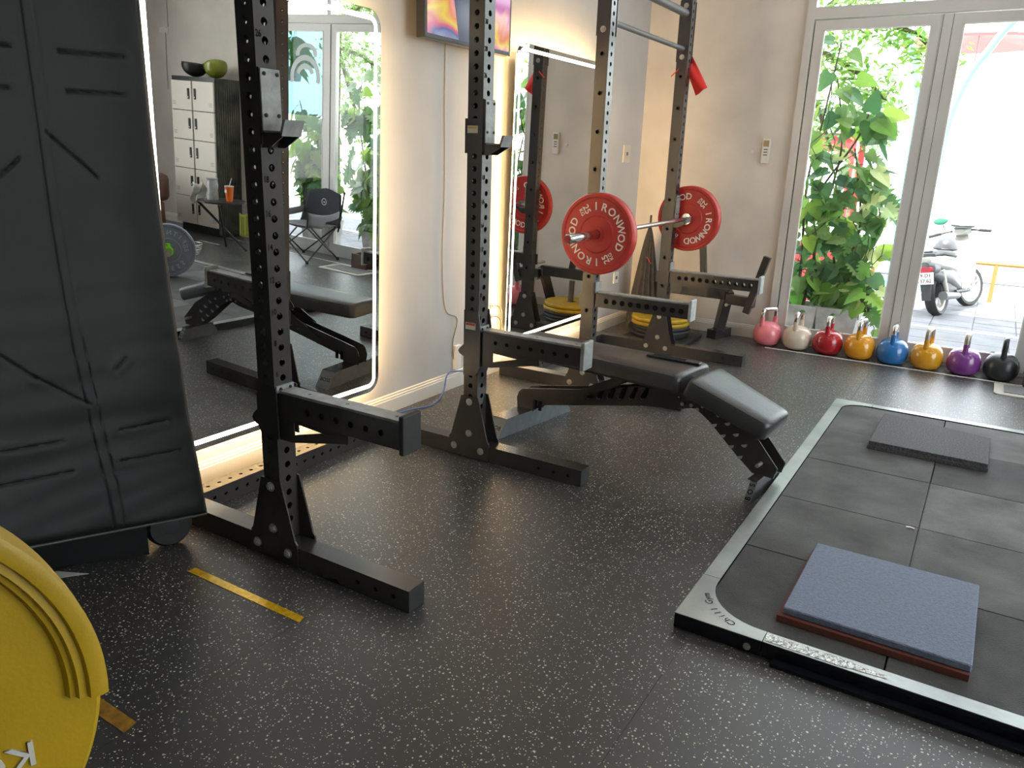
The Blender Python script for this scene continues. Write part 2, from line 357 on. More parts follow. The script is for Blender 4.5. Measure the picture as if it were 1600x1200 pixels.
# floor: rubber rolls laid along Y, each a piece of its own
fl = B().bb(WX-.3, XR+.1, YF-.1, YB_+.02, -.3, -.012).build('floor', M['rubber']); struct(fl)
edges = [WX-.0, .96, 1.96, 2.96, 3.96, 4.96, 5.96, XR]
for a, b in zip(edges, edges[1:]):
    f = B().bb(a+.0006, b-.0006, YF, YB_, -.012, 0).build('rubber_roll', M['floor'], fl)
struct(B().bb(WX-.15, WX, YF-.1, YB_+.2, 0, 5.2).build('wall_left', M['wall']))
RW0, RW1, RZ0, RZ1 = -1.2, 3.1, .06, 3.1
wr_ = B(); wr_.bb(XR, XR+.15, YF-.1, RW0, 0, 5.2); wr_.bb(XR, XR+.15, RW1, YB_+.2, 0, 5.2); wr_.bb(XR, XR+.15, RW0, RW1, RZ1, 5.2); wr_.bb(XR, XR+.15, RW0, RW1, 0, RZ0)
struct(wr_.build('wall_right', M['wall']))
wf = B(); wf.bb(XR-.01, XR+.12, RW0, RW0+.07, RZ0, RZ1); wf.bb(XR-.01, XR+.12, RW1-.07, RW1, RZ0, RZ1); wf.bb(XR-.01, XR+.12, RW0+.07, RW1-.07, RZ1-.07, RZ1); wf.bb(XR-.01, XR+.12, RW0+.07, RW1-.07, RZ0, RZ0+.07)
for k in range(1, 5): yy = RW0+(RW1-RW0)*k/5; wf.bb(XR-.005, XR+.115, yy-.035, yy+.035, RZ0+.07, RZ1-.07)
w5 = struct(wf.build('window_5', M['alu'])); B().bb(XR+.05, XR+.056, RW0+.05, RW1-.05, RZ0+.05, RZ1-.05).build('pane', M['glass'], w5)
struct(B().bb(XR+.15, 40, -30, 4.8, -.4, -.085).build('ground', M['road']))
struct(B().bb(WX-.15, XR+.15, YF-.15, YF, 0, 5.2).build('wall_front', M['wall']))
DX0, DX1, DT = 1.11, 4.68, 2.98
wb_ = B(); wb_.bb(WX, DX0, YB_, YB_+.2, 0, 5.2); wb_.bb(DX1, XR, YB_, YB_+.2, 0, 5.2); wb_.bb(DX0, DX1, YB_, YB_+.2, DT, 5.2)
struct(wb_.build('wall_back', M['wallback']))
struct(B().bb(WX-.15, XR+.15, YF-.15, YB_+.2, ZC, ZC+.15).build('ceiling', M['ceil']))
def board(name, p0, p1, n):
    p0, p1, n = V(p0), V(p1), V(n); d = p1-p0
    prof = [(0, 0), (.014, 0), (.014, .072), (.011, .076), (.011, .084), (.006, .089), (.006, .097), (0, .102)]
    return struct(B().prism(prof, p0, n, Z_, d.normalized(), d.length).build(name, M['base']))
board('baseboard_left', (WX, YF, 0), (WX, YB_-.014, 0), X_)
board('baseboard_back', (WX, YB_, 0), (DX0-.01, YB_, 0), -Y_)
board('trim_1', (DX1+.01, YB_, 0), (XR, YB_, 0), -Y_)
board('baseboard_right', (XR, RW1, 0), (XR, YB_, 0), -X_)
board('baseboard_front', (WX, YF, 0), (XR, YF, 0), Y_)

# glazed folding doors with a transom
fr = B(); y0, y1 = YB_-.035, YB_+.06
fr.bb(DX0, 1.166, y0, y1, 0, DT); fr.bb(4.61, DX1, y0, y1, 0, DT)
fr.bb(1.166, 4.61, y0, y1, 2.36, 2.44); fr.bb(1.166, 4.61, y0, y1, DT-.06, DT)
fr.bb(1.166, 4.61, y0+.02, y1-.02, 0, .022)
for x in (2.87, ): fr.bb(x, x+.055, y0, y1, .022, 2.36)
for x in (2.0, 2.87, 3.73): fr.bb(x-.0, x+.05, y0+.01, y1, 2.44, DT-.06)
dframe = struct(fr.build('door_1', M['alu']))
dframe.name = 'trim_2'
def leaf_door(nm, x0, x1, tint, gz=.13):
    sw = .063; b = B(); ya, yb = YB_-.028, YB_+.03; z0, z1 = .026, 2.352
    b.bb(x0, x0+sw, ya, yb, z0, z1, ); b.bb(x1-sw, x1, ya, yb, z0, z1); b.bb(x0+sw, x1-sw, ya, yb, z1-.062, z1); b.bb(x0+sw, x1-sw, ya, yb, z0, gz)
    d = struct(b.build(nm, M['alu']))
    bd = B(); w = .008
    for a in ((x0+sw, x0+sw+w, gz, z1-.062), (x1-sw-w, x1-sw, gz, z1-.062)): bd.bb(a[0], a[1], ya-.003, ya+.01, a[2], a[3])
    for a in ((z1-.062-w, z1-.062), (gz, gz+w)): bd.bb(x0+sw, x1-sw, ya-.003, ya+.01, a[0], a[1])
    bd.build('glazing_bead', M['alu2'], d)
    B().bb(x0+sw-.004, x1-sw+.004, YB_+.004, YB_+.008, gz-.004, z1-.058).build('pane', tint, d)
    g = B(); g.bb(x0-.003, x0, ya+.001, yb, z0, z1); g.bb(x1, x1+.003, ya+.001, yb, z0, z1); g.build('door_seal', M['gasket'], d)
    return d
dA = leaf_door('door_1', 1.174, 1.988, M['glass'])
B().bb(1.991, 2.048, YB_-.036, YB_+.03, .026, 2.352).build('cover_strip', M['alu'], dA)
dB = leaf_door('door_2', 2.051, 2.865, M['glass'])
dC = leaf_door('door_3', 2.93, 3.715, M['glass'])
B().bb(3.719, 3.760, YB_-.036, YB_+.03, .026, 2.352).build('cover_strip', M['alu'], dC)
dD = leaf_door('door_4', 3.764, 4.605, M['glass'])
B().bb(3.824, 4.545, YB_+.0005, YB_+.0030, 1.45, 2.293).build('tinted_film', M['glassb'], dD)
# kettlebell shaped decal on the last leaf: a handle arc over a round body, cut as bands
dc = B()
def band(cx, cz, r0, r1, a0, a1, sq=1., n=18):
    for i in range(n):
        t0, t1 = [math.radians(a0+(a1-a0)*k/n) for k in (i, i+1)]
        q = [(cx+math.cos(t)*r*sq, YB_-.0005, cz+math.sin(t)*r) for t, r in ((t0, r0), (t1, r0), (t1, r1), (t0, r1))]
        dc.face(q)
band(4.10, 2.06, .07, .11, -10, 190, 1.45); band(4.12, 1.83, .17, .225, -15, 195, 1.0); band(4.12, 1.83, .09, .14, 20, 160, 1.0)
dc.build('decal', M['decal'], dD)
for i, (a, b) in enumerate(((1.166, 2.0), (2.05, 2.87), (2.92, 3.73), (3.78, 4.61))):
    w = struct(B().bb(a, b, YB_+.004, YB_+.008, 2.44, DT-.06).build('window_%d' % (i+1), M['glass']))

# ceiling lights
for i, (x, y) in enumerate(((2.2, 1.2), (4.4, 1.2), (4.4, 3.6), (1.6, 3.5), (6.1, 2.8), (6.1, .6))):
    t = thing('ceiling_light', 'white framed ceiling light panel above '+('the weight bench', 'the platform and blue grey plate', 'the camp chair', 'the second rack', 'the brown armchair', 'the open floor beyond the platform')[i], 'ceiling light', (x, y, ZC-.08), 0, 'ceiling light panels over the gym floor')
    b = B(); b.bb(x-.62, x+.62, y-.17, y-.155, ZC-.08, ZC); b.bb(x-.62, x+.62, y+.155, y+.17, ZC-.08, ZC); b.bb(x-.62, x-.605, y-.155, y+.155, ZC-.08, ZC); b.bb(x+.605, x+.62, y-.155, y+.155, ZC-.08, ZC)
    b.build('light_frame', M['white'], t)
    if i == 0: LM = emission('ceiling_diffuser', (1., .98, .95), 6.5)
    B().bb(x-.60, x+.60, y-.15, y+.15, ZC-.07, ZC-.055).build('diffuser', LM, t)

# ================================================================ LED mirrors
def rrect(y0, y1, z0, z1, r, n=8):
    p = []
    for cy, cz, a0 in ((y1-r, z1-r, 0), (y0+r, z1-r, 90), (y0+r, z0+r, 180), (y1-r, z0+r, 270)):
        for k in range(n+1): a = math.radians(a0+90*k/n); p.append((cy+math.cos(a)*r, cz+math.sin(a)*r))
    return p
def mirror(y0, y1, z0, z1, ms, mt, label):
    yc, zc = (y0+y1)/2, (z0+z1)/2
    t = thing('led_mirror', label, 'mirror', (0, yc, z0))
    hw, hh = (y1-y0)/2, (z1-z0)/2
    n = V((1, ms, mt)).normalized(); u = (Y_-n*n.y).normalized(); v = n.cross(u)
    o = V((0, yc, zc))+n*((V((0, 1.15 if y0 < 1 else 3.0, 1.0))-V((0, yc, zc))).dot(n))
    def ring(r0, r1, th0, th1, nm, m, d0, d1, smooth=False):
        """ring between two inset rounded rectangles"""
        A = rrect(-hw+r0, hw-r0, -hh+r0, hh-r0, max(.075-r0, .012)); C = rrect(-hw+r1, hw-r1, -hh+r1, hh-r1, max(.075-r1, .012))
        b = B(); N = len(A)
        for i in range(N):
            j = (i+1) % N
            q = [[o+u*p[0]+v*p[1]+n*d for p, d in ((A[i], d0), (A[j], d0), (C[j], d1), (C[i], d1))]]
            b.face(q[0])
        return b.build(nm, m, t, fix=False)
    b = B(); P = rrect(-hw, hw, -hh, hh, .075); b.face([o+u*p[0]+v*p[1] for p in P]); b.build('mirror_glass', M['mirror'], t, fix=False)
    ring(.024, .044, 0, 0, 'light_band', M['led'], .0006, .0006)
    ring(0, 0, 0, 0, 'glass_edge', M['mirrore'], 0, -.006)
    ring(-.002, .003, 0, 0, 'edge_trim', M['mirrore'], -.003, .0008)
    # body behind the glass and the strip that lights the wall
    b = B(); Q = rrect(-hw+.05, hw-.05, -hh+.05, hh-.05, .04); b.prism(Q, o-n*.042, u, v, n, .035); b.build('back_box', M['alu2'], t)
    ring(.045, .045, 0, 0, 'back_light_strip', M['ledback'], -.010, -.036)
    return t
mirror(.03, 1.232, .185, 1.955, -.0062, -.0314, 'backlit rounded mirror beside the black quilted pad, reflecting lockers and bench')
mirror(2.44, 3.64, .19, 1.99, -.003, -.012, 'backlit rounded mirror behind the red barbell plates')

# ================================================================ power racks
z0h = .3497
def rack(label, px, ya, yb, dense_side, xrear=-.03, xfront=1.202, bars=True, nums=True):
    t = thing('power_rack', label, 'power rack', (.6, (ya+yb)/2, 0))
    HT = 2.42; zb = .002
    hz = [z0h+.05*n-zb for n in range(-5, 41)]
    hs = hz if dense_side else [z0h+.05*n-zb for n in range(-5, 41, 4)]
    for y in (ya, yb):
        b = perf_tube(B(), (px, y, .078), Z_, X_, Y_, HT-.078, .075, .075, {'u+': [h-.076 for h in hz], 'u-': [h-.076 for h in hz], 'v+': [h-.076 for h in hs], 'v-': [h-.076 for h in hs]}, r=.0118, back=.5)
        up = b.build('upright', M['rack'], t, fix=False)
        if nums:
            tb = B()
            for k in range(6, 36, 2): text(tb, str(k), (px+.0384, y-.0240, z0h+.05*k+.016), Y_, Z_, .0265, bold=.02, sx=.8)
            nm_ = tb.build('number_marking', M['number'], up, fix=False); nm_['kind'] = 'stuff'
        # base beam
        sideh = [.3, .36, xfront-xrear-.06, xfront-xrear-.133, xfront-xrear-.208]
        b = perf_tube(B(), (xrear, y, .0385), X_, Z_, Y_, xfront-xrear, .075, .075, {'v-': sideh[2:], 'v+': sideh[2:]}, r=.008)
        b.build('base_beam', M['rack'], t, fix=False)
        B().bb(xfront, xfront+.002, y-.037, y+.037, .002, .075).build('end_cap', M['rubber'], t)
        for s in (-1, 1):
            pl = [(-.112, .004), (.110, .004), (.110, .088), (.100, .100), (.046, .300), (-.046, .300), (-.102, .100), (-.112, .090)]
            g = B().prism(pl, (px, y+s*.0378, 0), X_, Z_, Y_*s, .006).build('gusset_plate', M['rack'], t)
            for bx, bz in ((0, .274), (0, .122), (-.083, .047), (.066, .047)):
                c = B(); bolt(c, (px+bx, y+s*.0438, bz), Y_*s); c.build('bolt', M['bolt'], g)
    Lc = yb-ya-.0755
    hl = [.02+.0525*k for k in range(1, int(Lc/.0525))]
    b = perf_tube(B(), (.080, ya+.0378, .0385), Y_, X_, Z_, Lc, .072, .075, {'v+': hl, 'u+': hl}, r=.008)
    b.build('rear_crossmember', M['rack'], t, fix=False)
    if bars:
        B().cyl((px, ya+.03, 2.07), (px, yb-.03, 2.07), .0155, 16).build('pull_up_bar', M['darkg'], t, smooth=True)
        B().cyl((px, ya+.03, 2.285), (px, yb-.03, 2.285), .025, 16).build('pull_up_bar', M['darkg'], t, smooth=True)
        for y, s in ((ya, 1), (yb, -1)):
            b = B(); b.bb(px-.041, px+.041, y-.0415, y-.038, 1.99, 2.36); b.bb(px-.041, px+.041, y+.038, y+.0415, 1.99, 2.36); b.build('bar_bracket', M['rack'], t)
            for z in (2.02, 2.33):
                c = B(); bolt(c, (px, y-.0415, z), -Y_); c.build('bolt', M['bolt'], t)
    return t
PX1, YA, YB2 = .6227, 0., 1.160
PX2, YC, YD = .564, 2.4396, 3.6547
rack('black numbered half rack nearest the camera, beside the first lit mirror', PX1, YA, YB2, True)
rack('black half rack behind the bench, holding the red barbell', PX2, YC, YD, False, nums=False, xfront=1.19)

def spotter_arm(label, px, y, x1, capm, holes, r, style, lab=None):
    t = thing('spotter_arm', label, 'spotter arm', (px, y, .5))
    xa = px+.045; zt, zb = .606, .527
    b = perf_tube(B(), (xa, y, (zt+zb)/2), X_, Y_, Z_, x1-xa, .068, zt-zb, {'u+': [h-xa for h in holes[5:]] if len(holes) == 11 else [], 'u-': [h-xa for h in holes]}, r=r)
    arm = b.build('arm_beam', M['rack'], t, fix=False)
    xe = holes[4]+.02 if len(holes) == 11 else x1-.004
    B().bb(xa+.003, xe, y-.029, y+.029, zb+.006, zt-.006).build('shade_filler', M['gasket'], arm)  # black filler added so the drilled holes look shaded inside
    st = B().bb(xa+.01, x1-.004, y-.030, y+.030, zt+.0005, zt+.009).build('wear_strip', M['uhmw'], t)
    for hx in (xa+.11, xa+.27, x1-.04):
        B().cyl((hx, y, zt+.009), (hx, y, zt+.0097), .006, 10).build('screw', M['dark'], st)
    B().bb(x1, x1+.018, y-.042, y+.042, .514, .634, bev=.004).build('end_plate', capm, t)
    # carriage: two cheeks either side of the upright, a front plate
    for s in (-1, 1):
        if style == 'ear':
            pl = [(-.04, .485), (-.062, .495), (-.067, .507), (-.060, .522), (-.040, .54), (-.040, .592), (-.004, .628), (.052, .622), (.052, .452), (-.022, .452)]
        elif style == 'tall':
            pl = [(-.036, .4), (-.036, .485), (-.058, .495), (-.066, .507), (-.058, .520), (-.036, .54), (-.036, .697), (.040, .697), (.052, .62), (.052, .452), (.030, .40)]
        else:
            pl = [(-.050, .522), (.046, .522), (.046, .604), (-.050, .604)]
        B().prism(pl, (px, y+s*.0405, 0), X_, Z_, Y_*s, .005).build('cheek_plate', M['rack'], t)
    if style != 'plain':
        # triangular brace with a window under the beam
        tri = [(.050, .452), (.052, .527), (.50, .527), (.36, .5265), (.345, .507), (.30, .497)]
        b = B()
        for y_ in (y-.034,):
            for q in ([(.046, .450), (.10, .450), (.345, .500), (.345, .527), (.238, .511), (.115, .478), (.046, .470)], [(.046, .470), (.115, .478), (.115, .518), (.238, .511), (.345, .5268), (.046, .5268)]):
                if q[0][1] == .450: b.prism(q, (px, y_, 0), X_, Z_, Y_, .006)
                else:
                    b.prism([(.046, .47), (.112, .478), (.112, .5268), (.046, .5268)], (px, y_, 0), X_, Z_, Y_, .006)
                    b.prism([(.112, .5195), (.238, .5115), (.345, .5268), (.112, .5268)], (px, y_, 0), X_, Z_, Y_, .006)
        b.build('brace', M['rack'], t)
        pp = B().bb(px+.0385, px+.046, y-.036, y+.036, .605, .628); pp.build('top_flange', M['uhmw'], t)
        for q in (-.02, .02): c = B(); bolt(c, (px+.046, y+q, .617), X_, .004, .003); c.build('screw', M['dark'], t)
    else:
        B().bb(px+.0385, px+.047, y-.03, y+.045, .600, .668).build('liner_plate', M['uhmw'], t)
    if lab:
        s1 = B().bb(px-.027, px+.027, y-.0465, y-.0460, .612, .643).build('warning_sticker', M['stW'], t)
        B().bb(px-.025, px+.025, y-.0469, y-.0466, .631, .641).build('sticker_band', M['stR'], s1)
    return t
spotter_arm('black spotter arm on the nearest upright, pointing into the room', PX1, YA, 1.172, M['rubber'], [.80, .86, .92, .98, 1.04, 1.10], .0105, 'ear')
spotter_arm('black spotter arm with warning sticker over the head of the bench', PX1, YB2, 1.168, M['uhmw'], [.749, .808, .868, .927, .985, 1.044, 1.102], .0095, 'tall', True)
spotter_arm('drilled spotter arm with pale end plate below the near red plate', PX2, YC, 1.178, M['capgrey'], [.684+.0502*k for k in range(10)], .0155, 'plain')
spotter_arm('drilled spotter arm with pale end plate below the far red plate', PX2, YD, 1.238, M['capgrey'], [.684+.0502*k for k in range(11)], .0155, 'plain')

def j_cup(label, px, y, z, side, sleeve=None, sticker=None):
    """z = top of the seat the bar rests on"""
    t = thing('j_cup', label, 'barbell hook', (px+.05, y, z-.04))
    b = B(); xf = px+.0388
    b.bb(xf, xf+.006, y-.037, y+.037, z-.035, z+.175); b.bb(xf, xf+.088, y-.037, y+.037, z-.012, z-.003)
    for s in (-1, 1): b.prism([(0, -.045), (.03, -.045), (.088, -.012), (0, -.012)], (xf, y+s*.030-.002, z), X_, Z_, Y_, .004)
    b.build('hook_body', M['rack'], t)
    fp = B().bb(xf+.007, xf+.013, y-.036, y+.036, z+.002, z+.172, bev=.002).build('wear_plate', M['uhmw'], t)
    for sy in (-.024, .024):
        for sz in (.158, .045):
            c = B(); bolt(c, (xf+.013, y+sy, z+sz), X_, .0045, .002); c.build('screw', M['dark'], fp)
    lp = B().prism([(.078, -.012), (.088, -.012), (.105, .033), (.094, .033)], (xf, y-.037, z), X_, Z_, Y_, .074).build('lip', M['uhmw'], t)
    B().bb(xf+.013, xf+.080, y-.034, y+.034, z-.003, z+.0015).build('seat_pad', M['uhmw'], t)
    if sleeve is not None:
        s = sleeve
        sl = B().bb(px-.046, px+.040, y+s*.0385, y+s*.0435, z-.04, z+.098).build('side_sleeve', M['rack'], t)
        if sticker:
            a = B().bb(px-.034, px+.018, y-.0444, y-.0437, z+.040, z+.070).build('warning_sticker', M['stW'], sl)
            a2 = B().bb(px-.030, px+.014, y-.0448, y-.0445, z+.058, z+.066).build('sticker_band', M['stY'], t)
    return t
j_cup('grey lined bar hook on the nearest upright', PX1, YA, 1.402, 1, 1)
j_cup('grey lined bar hook with sticker on the second upright', PX1, YB2, 1.402, -1, -1, True)
BZ0, BZ1 = .952, .972
j_cup('bar hook under the bar, just behind the near red plate', PX2, YC, BZ0-.013, -1, -1)
j_cup('bar hook under the bar, in front of the far red plate', PX2, YD, BZ1-.013, -1, -1)

# ================================================================ barbell with the red plates
P0 = V((.6375, 2.345, .9525)); P1 = V((.672, 3.71, .972)); bd_ = (P1-P0).normalized(); un = V((bd_.y, -bd_.x, 0)).normalized()
def bumper(name, label, cat, o, n, R, T, mt, mhub, words, wsize, start, step, lm, group=None, rz=0, weights=('25', 'KG'), wa=122, hub=.10, faces=(1, -1), wr=.152):
    """bumper plate: o = centre, n = axis; words run clockwise on both faces seen from outside"""
    o, n = V(o), V(n).normalized()
    t = thing(name, label, cat, o-Z_*R, 0, group)
    h = T/2
    prof = [(.0265, -h+.004), (.0265, h-.004), (hub*.97, h-.004), (hub, h-.001), (hub+.006, h-.006), (R*.88, h-.006), (R*.905, h), (R*.975, h), (R, h-.008), (R, -h+.008), (R*.975, -h), (R*.905, -h), (R*.88, -h+.006), (hub+.006, -h+.006), (hub, -h+.001), (hub*.97, -h+.004)]
    body = B().lathe(prof, 72, o, n).build('plate_body', mt, t, smooth=True)
    B().lathe([(.0268, -h), (.046, -h), (.046, h), (.0268, h)], 32, o, n).build('hub_ring', mhub, t, smooth=True)
    b = B()
    for f in faces:
        N = n*f; x = Z_.cross(N).normalized(); y = N.cross(x)
        base = o+N*(h-.0052)
        for rot in (0, 180):
            a = start+rot if f == faces[0] else start+rot-75
            for k, ch in enumerate(words):
                ang = math.radians(a-step*k); d = x*math.cos(ang)+y*math.sin(ang); tn = x*math.sin(ang)-y*math.cos(ang)
                text(b, ch, base+d*wr, tn, d, wsize, bold=.012, ext=.03)
            if weights:
                ang = math.radians((wa if f == faces[0] else wa-72)+rot); d = x*math.cos(ang)+y*math.sin(ang); tn = x*math.sin(ang)-y*math.cos(ang)
                text(b, weights[0], base+d*(wr-.004)+tn*.012, -d, tn, wsize*.85, bold=.01, ext=.03)
                text(b, weights[1], base+d*(wr-.004)-tn*.022, -d, tn, wsize*.5, bold=.01, ext=.05)
    b.build('lettering', lm, t, fix=False)
    return t
R_ = .225
bumper('weight_plate', 'bright red rubber weight plate on the near end of the bar', 'weight plate', P0, -bd_, R_, .065, M['red'], M['redhub'], 'IRONWOD', .060, 94, 19.5, M['letter'])
bumper('weight_plate', 'dark red rubber weight plate on the far end of the bar', 'weight plate', P1+bd_*.033, -bd_, R_, .065, M['red'], M['redhub'], 'IRONWOD', .060, 17, 17.5, M['letter'], wa=50)
bb_ = thing('barbell', 'steel barbell resting on the second rack between two red plates', 'barbell', (P0+P1)/2)
s0 = P0+bd_*.034; s1 = P1-bd_*.001
B().cyl(s0+bd_*.03, s1-bd_*.03, .0145, 20).build('bar_shaft', M['chromer'], bb_, smooth=True)
for p, d in ((s0, -bd_), (s1, bd_)):
    B().lathe([(0, -.030), (.02, -.030), (.038, -.028), (.040, -.022), (.040, -.004), (.038, 0), (0, 0)], 28, p, d, closed=False).build('collar', M['chrome'], bb_, smooth=True)
    sl = B().lathe([(0, 0), (.0250, 0), (.0250, .385), (.0225, .39), (.0, .39)], 28, p, d, closed=False).build('sleeve', M['chrome'], bb_, smooth=True)
    B().lathe([(0, .3905), (.017, .3905), (.017, .3925), (0, .3925)], 20, p, d, closed=False).build('sleeve_cap', M['red'], bb_, smooth=True)

# ================================================================ weight bench
BO = V((.54, 1.73, 0)); BA = math.atan2(-.13, 1)
bt = thing('weight_bench', 'black adjustable weight bench, head end under the spotter arm', 'weight bench', BO, BA)
def lp(x, y, z): return V((x, y, z))
def padshape(b, x0, x1, w0, w1, zt0, zt1, th, r, nx=22, ny=14):
    """rounded tapering pad; top edge runs from zt0 to zt1"""
    def sec(a):
        x = x0+(x1-x0)*a; w = (w0+(w1-w0)*a)/2; z = zt0+(zt1-zt0)*a; return x, w, z
    sl = (zt1-zt0)/(x1-x0); N = V((-sl, 0, 1)).normalized()
    L = x1-x0
    def ins(a):
        d = min(a, 1-a)*L; return max(0, r-math.sqrt(max(0, r*r-(r-min(d, r))**2)))
    st = sorted(set([0]+[r/L*q for q in (.05, .15, .35, .65, 1)]+[1-r/L*q for q in (0, .05, .15, .35, .65, 1)]+[i/8 for i in range(1, 8) if r/L < i/8 < 1-r/L]))
    rows = []
    for a in st:
        x, w, z = sec(a); k = ins(a); wi = w-k*.9; t_ = th-k*.55; zz = z-k*.5
        e = min(.022, t_*.35); row = []
        pr = [(-wi+e, 0), (-wi+e*.35, -e*.3), (-wi, -e), (-wi, -t_+e*.6), (-wi+e*.5, -t_), (wi-e*.5, -t_), (wi, -t_+e*.6), (wi, -e), (wi-e*.35, -e*.3), (wi-e, 0), (wi*.5, .003), (0, .005), (-wi*.5, .003)]
        rows.append([b.b.verts.new(V((x, p, zz))+N*q) for p, q in pr])
    for A, C in zip(rows, rows[1:]):
        for k in range(len(A)): b.b.faces.new([A[k], A[(k+1) % len(A)], C[(k+1) % len(A)], C[k]])
    b.b.faces.new(rows[0]); b.b.faces.new(list(reversed(rows[-1])))
    return b
padshape(B(), -.01, .972, .27, .325, .470, .474, .082, .034).build('back_pad', M['leather'], bt, smooth=True, world=False)
padshape(B(), 1.012, 1.372, .325, .255, .470, .342, .082, .026).build('seat_pad', M['leather'], bt, smooth=True, world=False)
# frames: each pair of side plates is a part
def plates(pts, offs, name, m, th=.006, parent=bt):
    for s in offs: B().prism(pts, (0, s, 0), X_, Z_, Y_, th).build(name, m, parent, world=False)
rail = [(.005, .085), (.0, .14), (.012, .172), (.035, .192), (.075, .201), (.20, .226), (.46, .278), (.70, .345), (.985, .372), (1.035, .40), (1.06, .36), (1.04, .312), (.985, .306), (.93, .288), (.75, .262), (.138, .125), (.11, .085)]
plates(rail, (-.043, .037), 'main_side_rail', M['rack'])
# ladder slots of the main rail: open notches seen as slots
for k in range(6):
    x = .437+k*.059
    b = B().prism([(x, .236+k*.0128), (x+.012, .228+k*.0128), (x+.024, .236+k*.0128), (x+.040, .29+k*.0128), (x+.026, .29+k*.0128)], (0, -.0505, 0), X_, Z_, Y_, .004); b.build('ladder_slot', M['gasket'], bt, world=False)
    b = B().tube([(x, -.0515, .238+k*.0128), (x+.010, -.0515, .229+k*.0128), (x+.022, -.0515, .235+k*.0128)], .0018, 6); b.build('slot_edge', M['rackh'], bt, world=False)
# angled support strut
for s in (-.062, .052):
    B().prism([(.268, .182), (.29, .166), (.62, .335), (.66, .385), (.60, .372), (.275, .204)], (0, s, 0), X_, Z_, Y_, .008).build('support_strut', M['rack'], bt, world=False)
# underframe below the back pad
B().bb(.10, .93, -.05, -.03, .372, .392).build('pad_rail', M['rack'], bt, world=False); B().bb(.10, .93, .03, .05, .372, .392).build('pad_rail', M['rack'], bt, world=False)
plates([(.80, .33), (.98, .33), (1.01, .385), (.95, .393), (.80, .393)], (-.058, .052), 'hinge_plate', M['rack'])
# front leg, two plates; half round patches coloured like lit metal seen through cut outs
leg = [(.985, .372), (1.0, .318), (1.045, .292), (1.09, .262), (1.225, .145), (1.300, .088), (1.392, .088), (1.404, .135), (1.30, .250), (1.15, .35), (1.05, .390)]
plates(leg, (-.049, .043), 'front_leg_plate', M['rack'])
for (x, z) in ((1.105, .262), (1.150, .224), (1.193, .186), (1.236, .148), (1.165, .283), (1.208, .243), (1.25, .205)):
    pts = [(x+math.cos(a)*.0135, z+math.sin(a)*.0135) for a in [math.radians(200+180*k/8) for k in range(9)]]
    B().prism(pts, (0, -.0498, 0), X_, Z_, -Y_, .0008).build('lit_patch', M['capgrey'], bt, world=False)
for (x, z) in ((.93, .348), (.947, .318), (.991, .322), (1.0, .353), (1.045, .33), (1.022, .31), (1.12, .305)):
    c = B(); bolt(c, (x, -.050, z), -Y_, .006, .005); c.build('bolt', M['bolt'], bt, world=False)
c = B().cyl((1.003, -.09, .428), (1.003, .09, .428), .011, 14); c.build('hinge_rod', M['chrome'], bt, smooth=True, world=False)
for k in range(5):
    B().lathe([(.011, 0), (.016, 0), (.016, .016), (.011, .016)], 16, (1.003, -.085+k*.022, .428), Y_).build('hinge_washer', M['rubber'], bt, smooth=True, world=False)
for x, y in ((1.335, -.055), (1.335, .055)):
    s = -1 if y < 0 else 1
    B().cyl((x, y-.0*s, .145), (x, y+.045*s, .145), .0085, 14).build('foot_peg', M['bolt'], bt, smooth=True, world=False)
def crossfoot(x0, x1, wt, wb, h, nm, side):
    b = B(); yt, yb = wt, wb
    v_ = [(x0, -yb, 0), (x1, -yb, 0), (x1, yb, 0), (x0, yb, 0), (x0, -yt, h), (x1, -yt, h), (x1, yt, h), (x0, yt, h)]
    vs = [b.b.verts.new(p) for p in v_]
    for q in ((0, 1, 2, 3), (4, 5, 6, 7), (0, 1, 5, 4), (1, 2, 6, 5), (2, 3, 7, 6), (3, 0, 4, 7)): b.b.faces.new([vs[i] for i in q])
    return b.build(nm, side, bt, world=False)
rf = crossfoot(.012, .105, .255, .315, .088, 'rear_foot', M['footlit'])
B().bb(.013, .104, -.254, .254, .0885, .0905).build('foot_top_plate', M['rack'], bt, world=False)
ff = crossfoot(1.322, 1.352, .115, .17, .083, 'front_foot', M['footlit'])
B().bb(1.31, 1.352, -.12, .12, .0835, .0875).build('foot_top_plate', M['rack'], bt, world=False)
for x in (.12, .155): B().bb(x-.006, x+.010, -.052, -.0435, .10, .150).build('stand_slot', M['gasket'], bt, world=False)
tb = B()
en = V((0, -.055, .083)).normalized()                     # up the sloping end of the front foot
tb2 = B(); text(tb2, 'BOSS', (.0585, -.2856, .044), Z_.cross(V((0, -1, 0)))*-1, V((0, .06, .088)).normalized(), .030, bold=.012)
tb2.build('lettering', M['number'], bt, world=False, fix=False)
tb3 = B(); 
for k, ch in enumerate('BOS'):
    q = V((1.337, -.170, .0)).lerp(V((1.337, -.115, .083)), .2+.3*k)
    text(tb3, ch, q+V((0, -.0012, .0009)), V((0, .055, .083)), V((-1, 0, 0)), .032, bold=.012, sx=.9)
tb3.build('lettering', M['number'], bt, world=False, fix=False)
WMi = Matrix.Translation(BO) @ Matrix.Rotation(BA, 4, 'Z')
# slim dark object on the pad
ph = thing('remote_control', 'slim black remote lying across the bench pad near its front edge', 'remote', WMi @ V((.83, .06, .477)), math.radians(-3))
B().box((0, 0, .006), (.26, .042, .011), bev=.004).build('remote_body', M['dark'], ph, world=False)
B().box((-.02, 0, .0122), (.16, .030, .001)).build('remote_face', M['gasket'], ph, world=False)

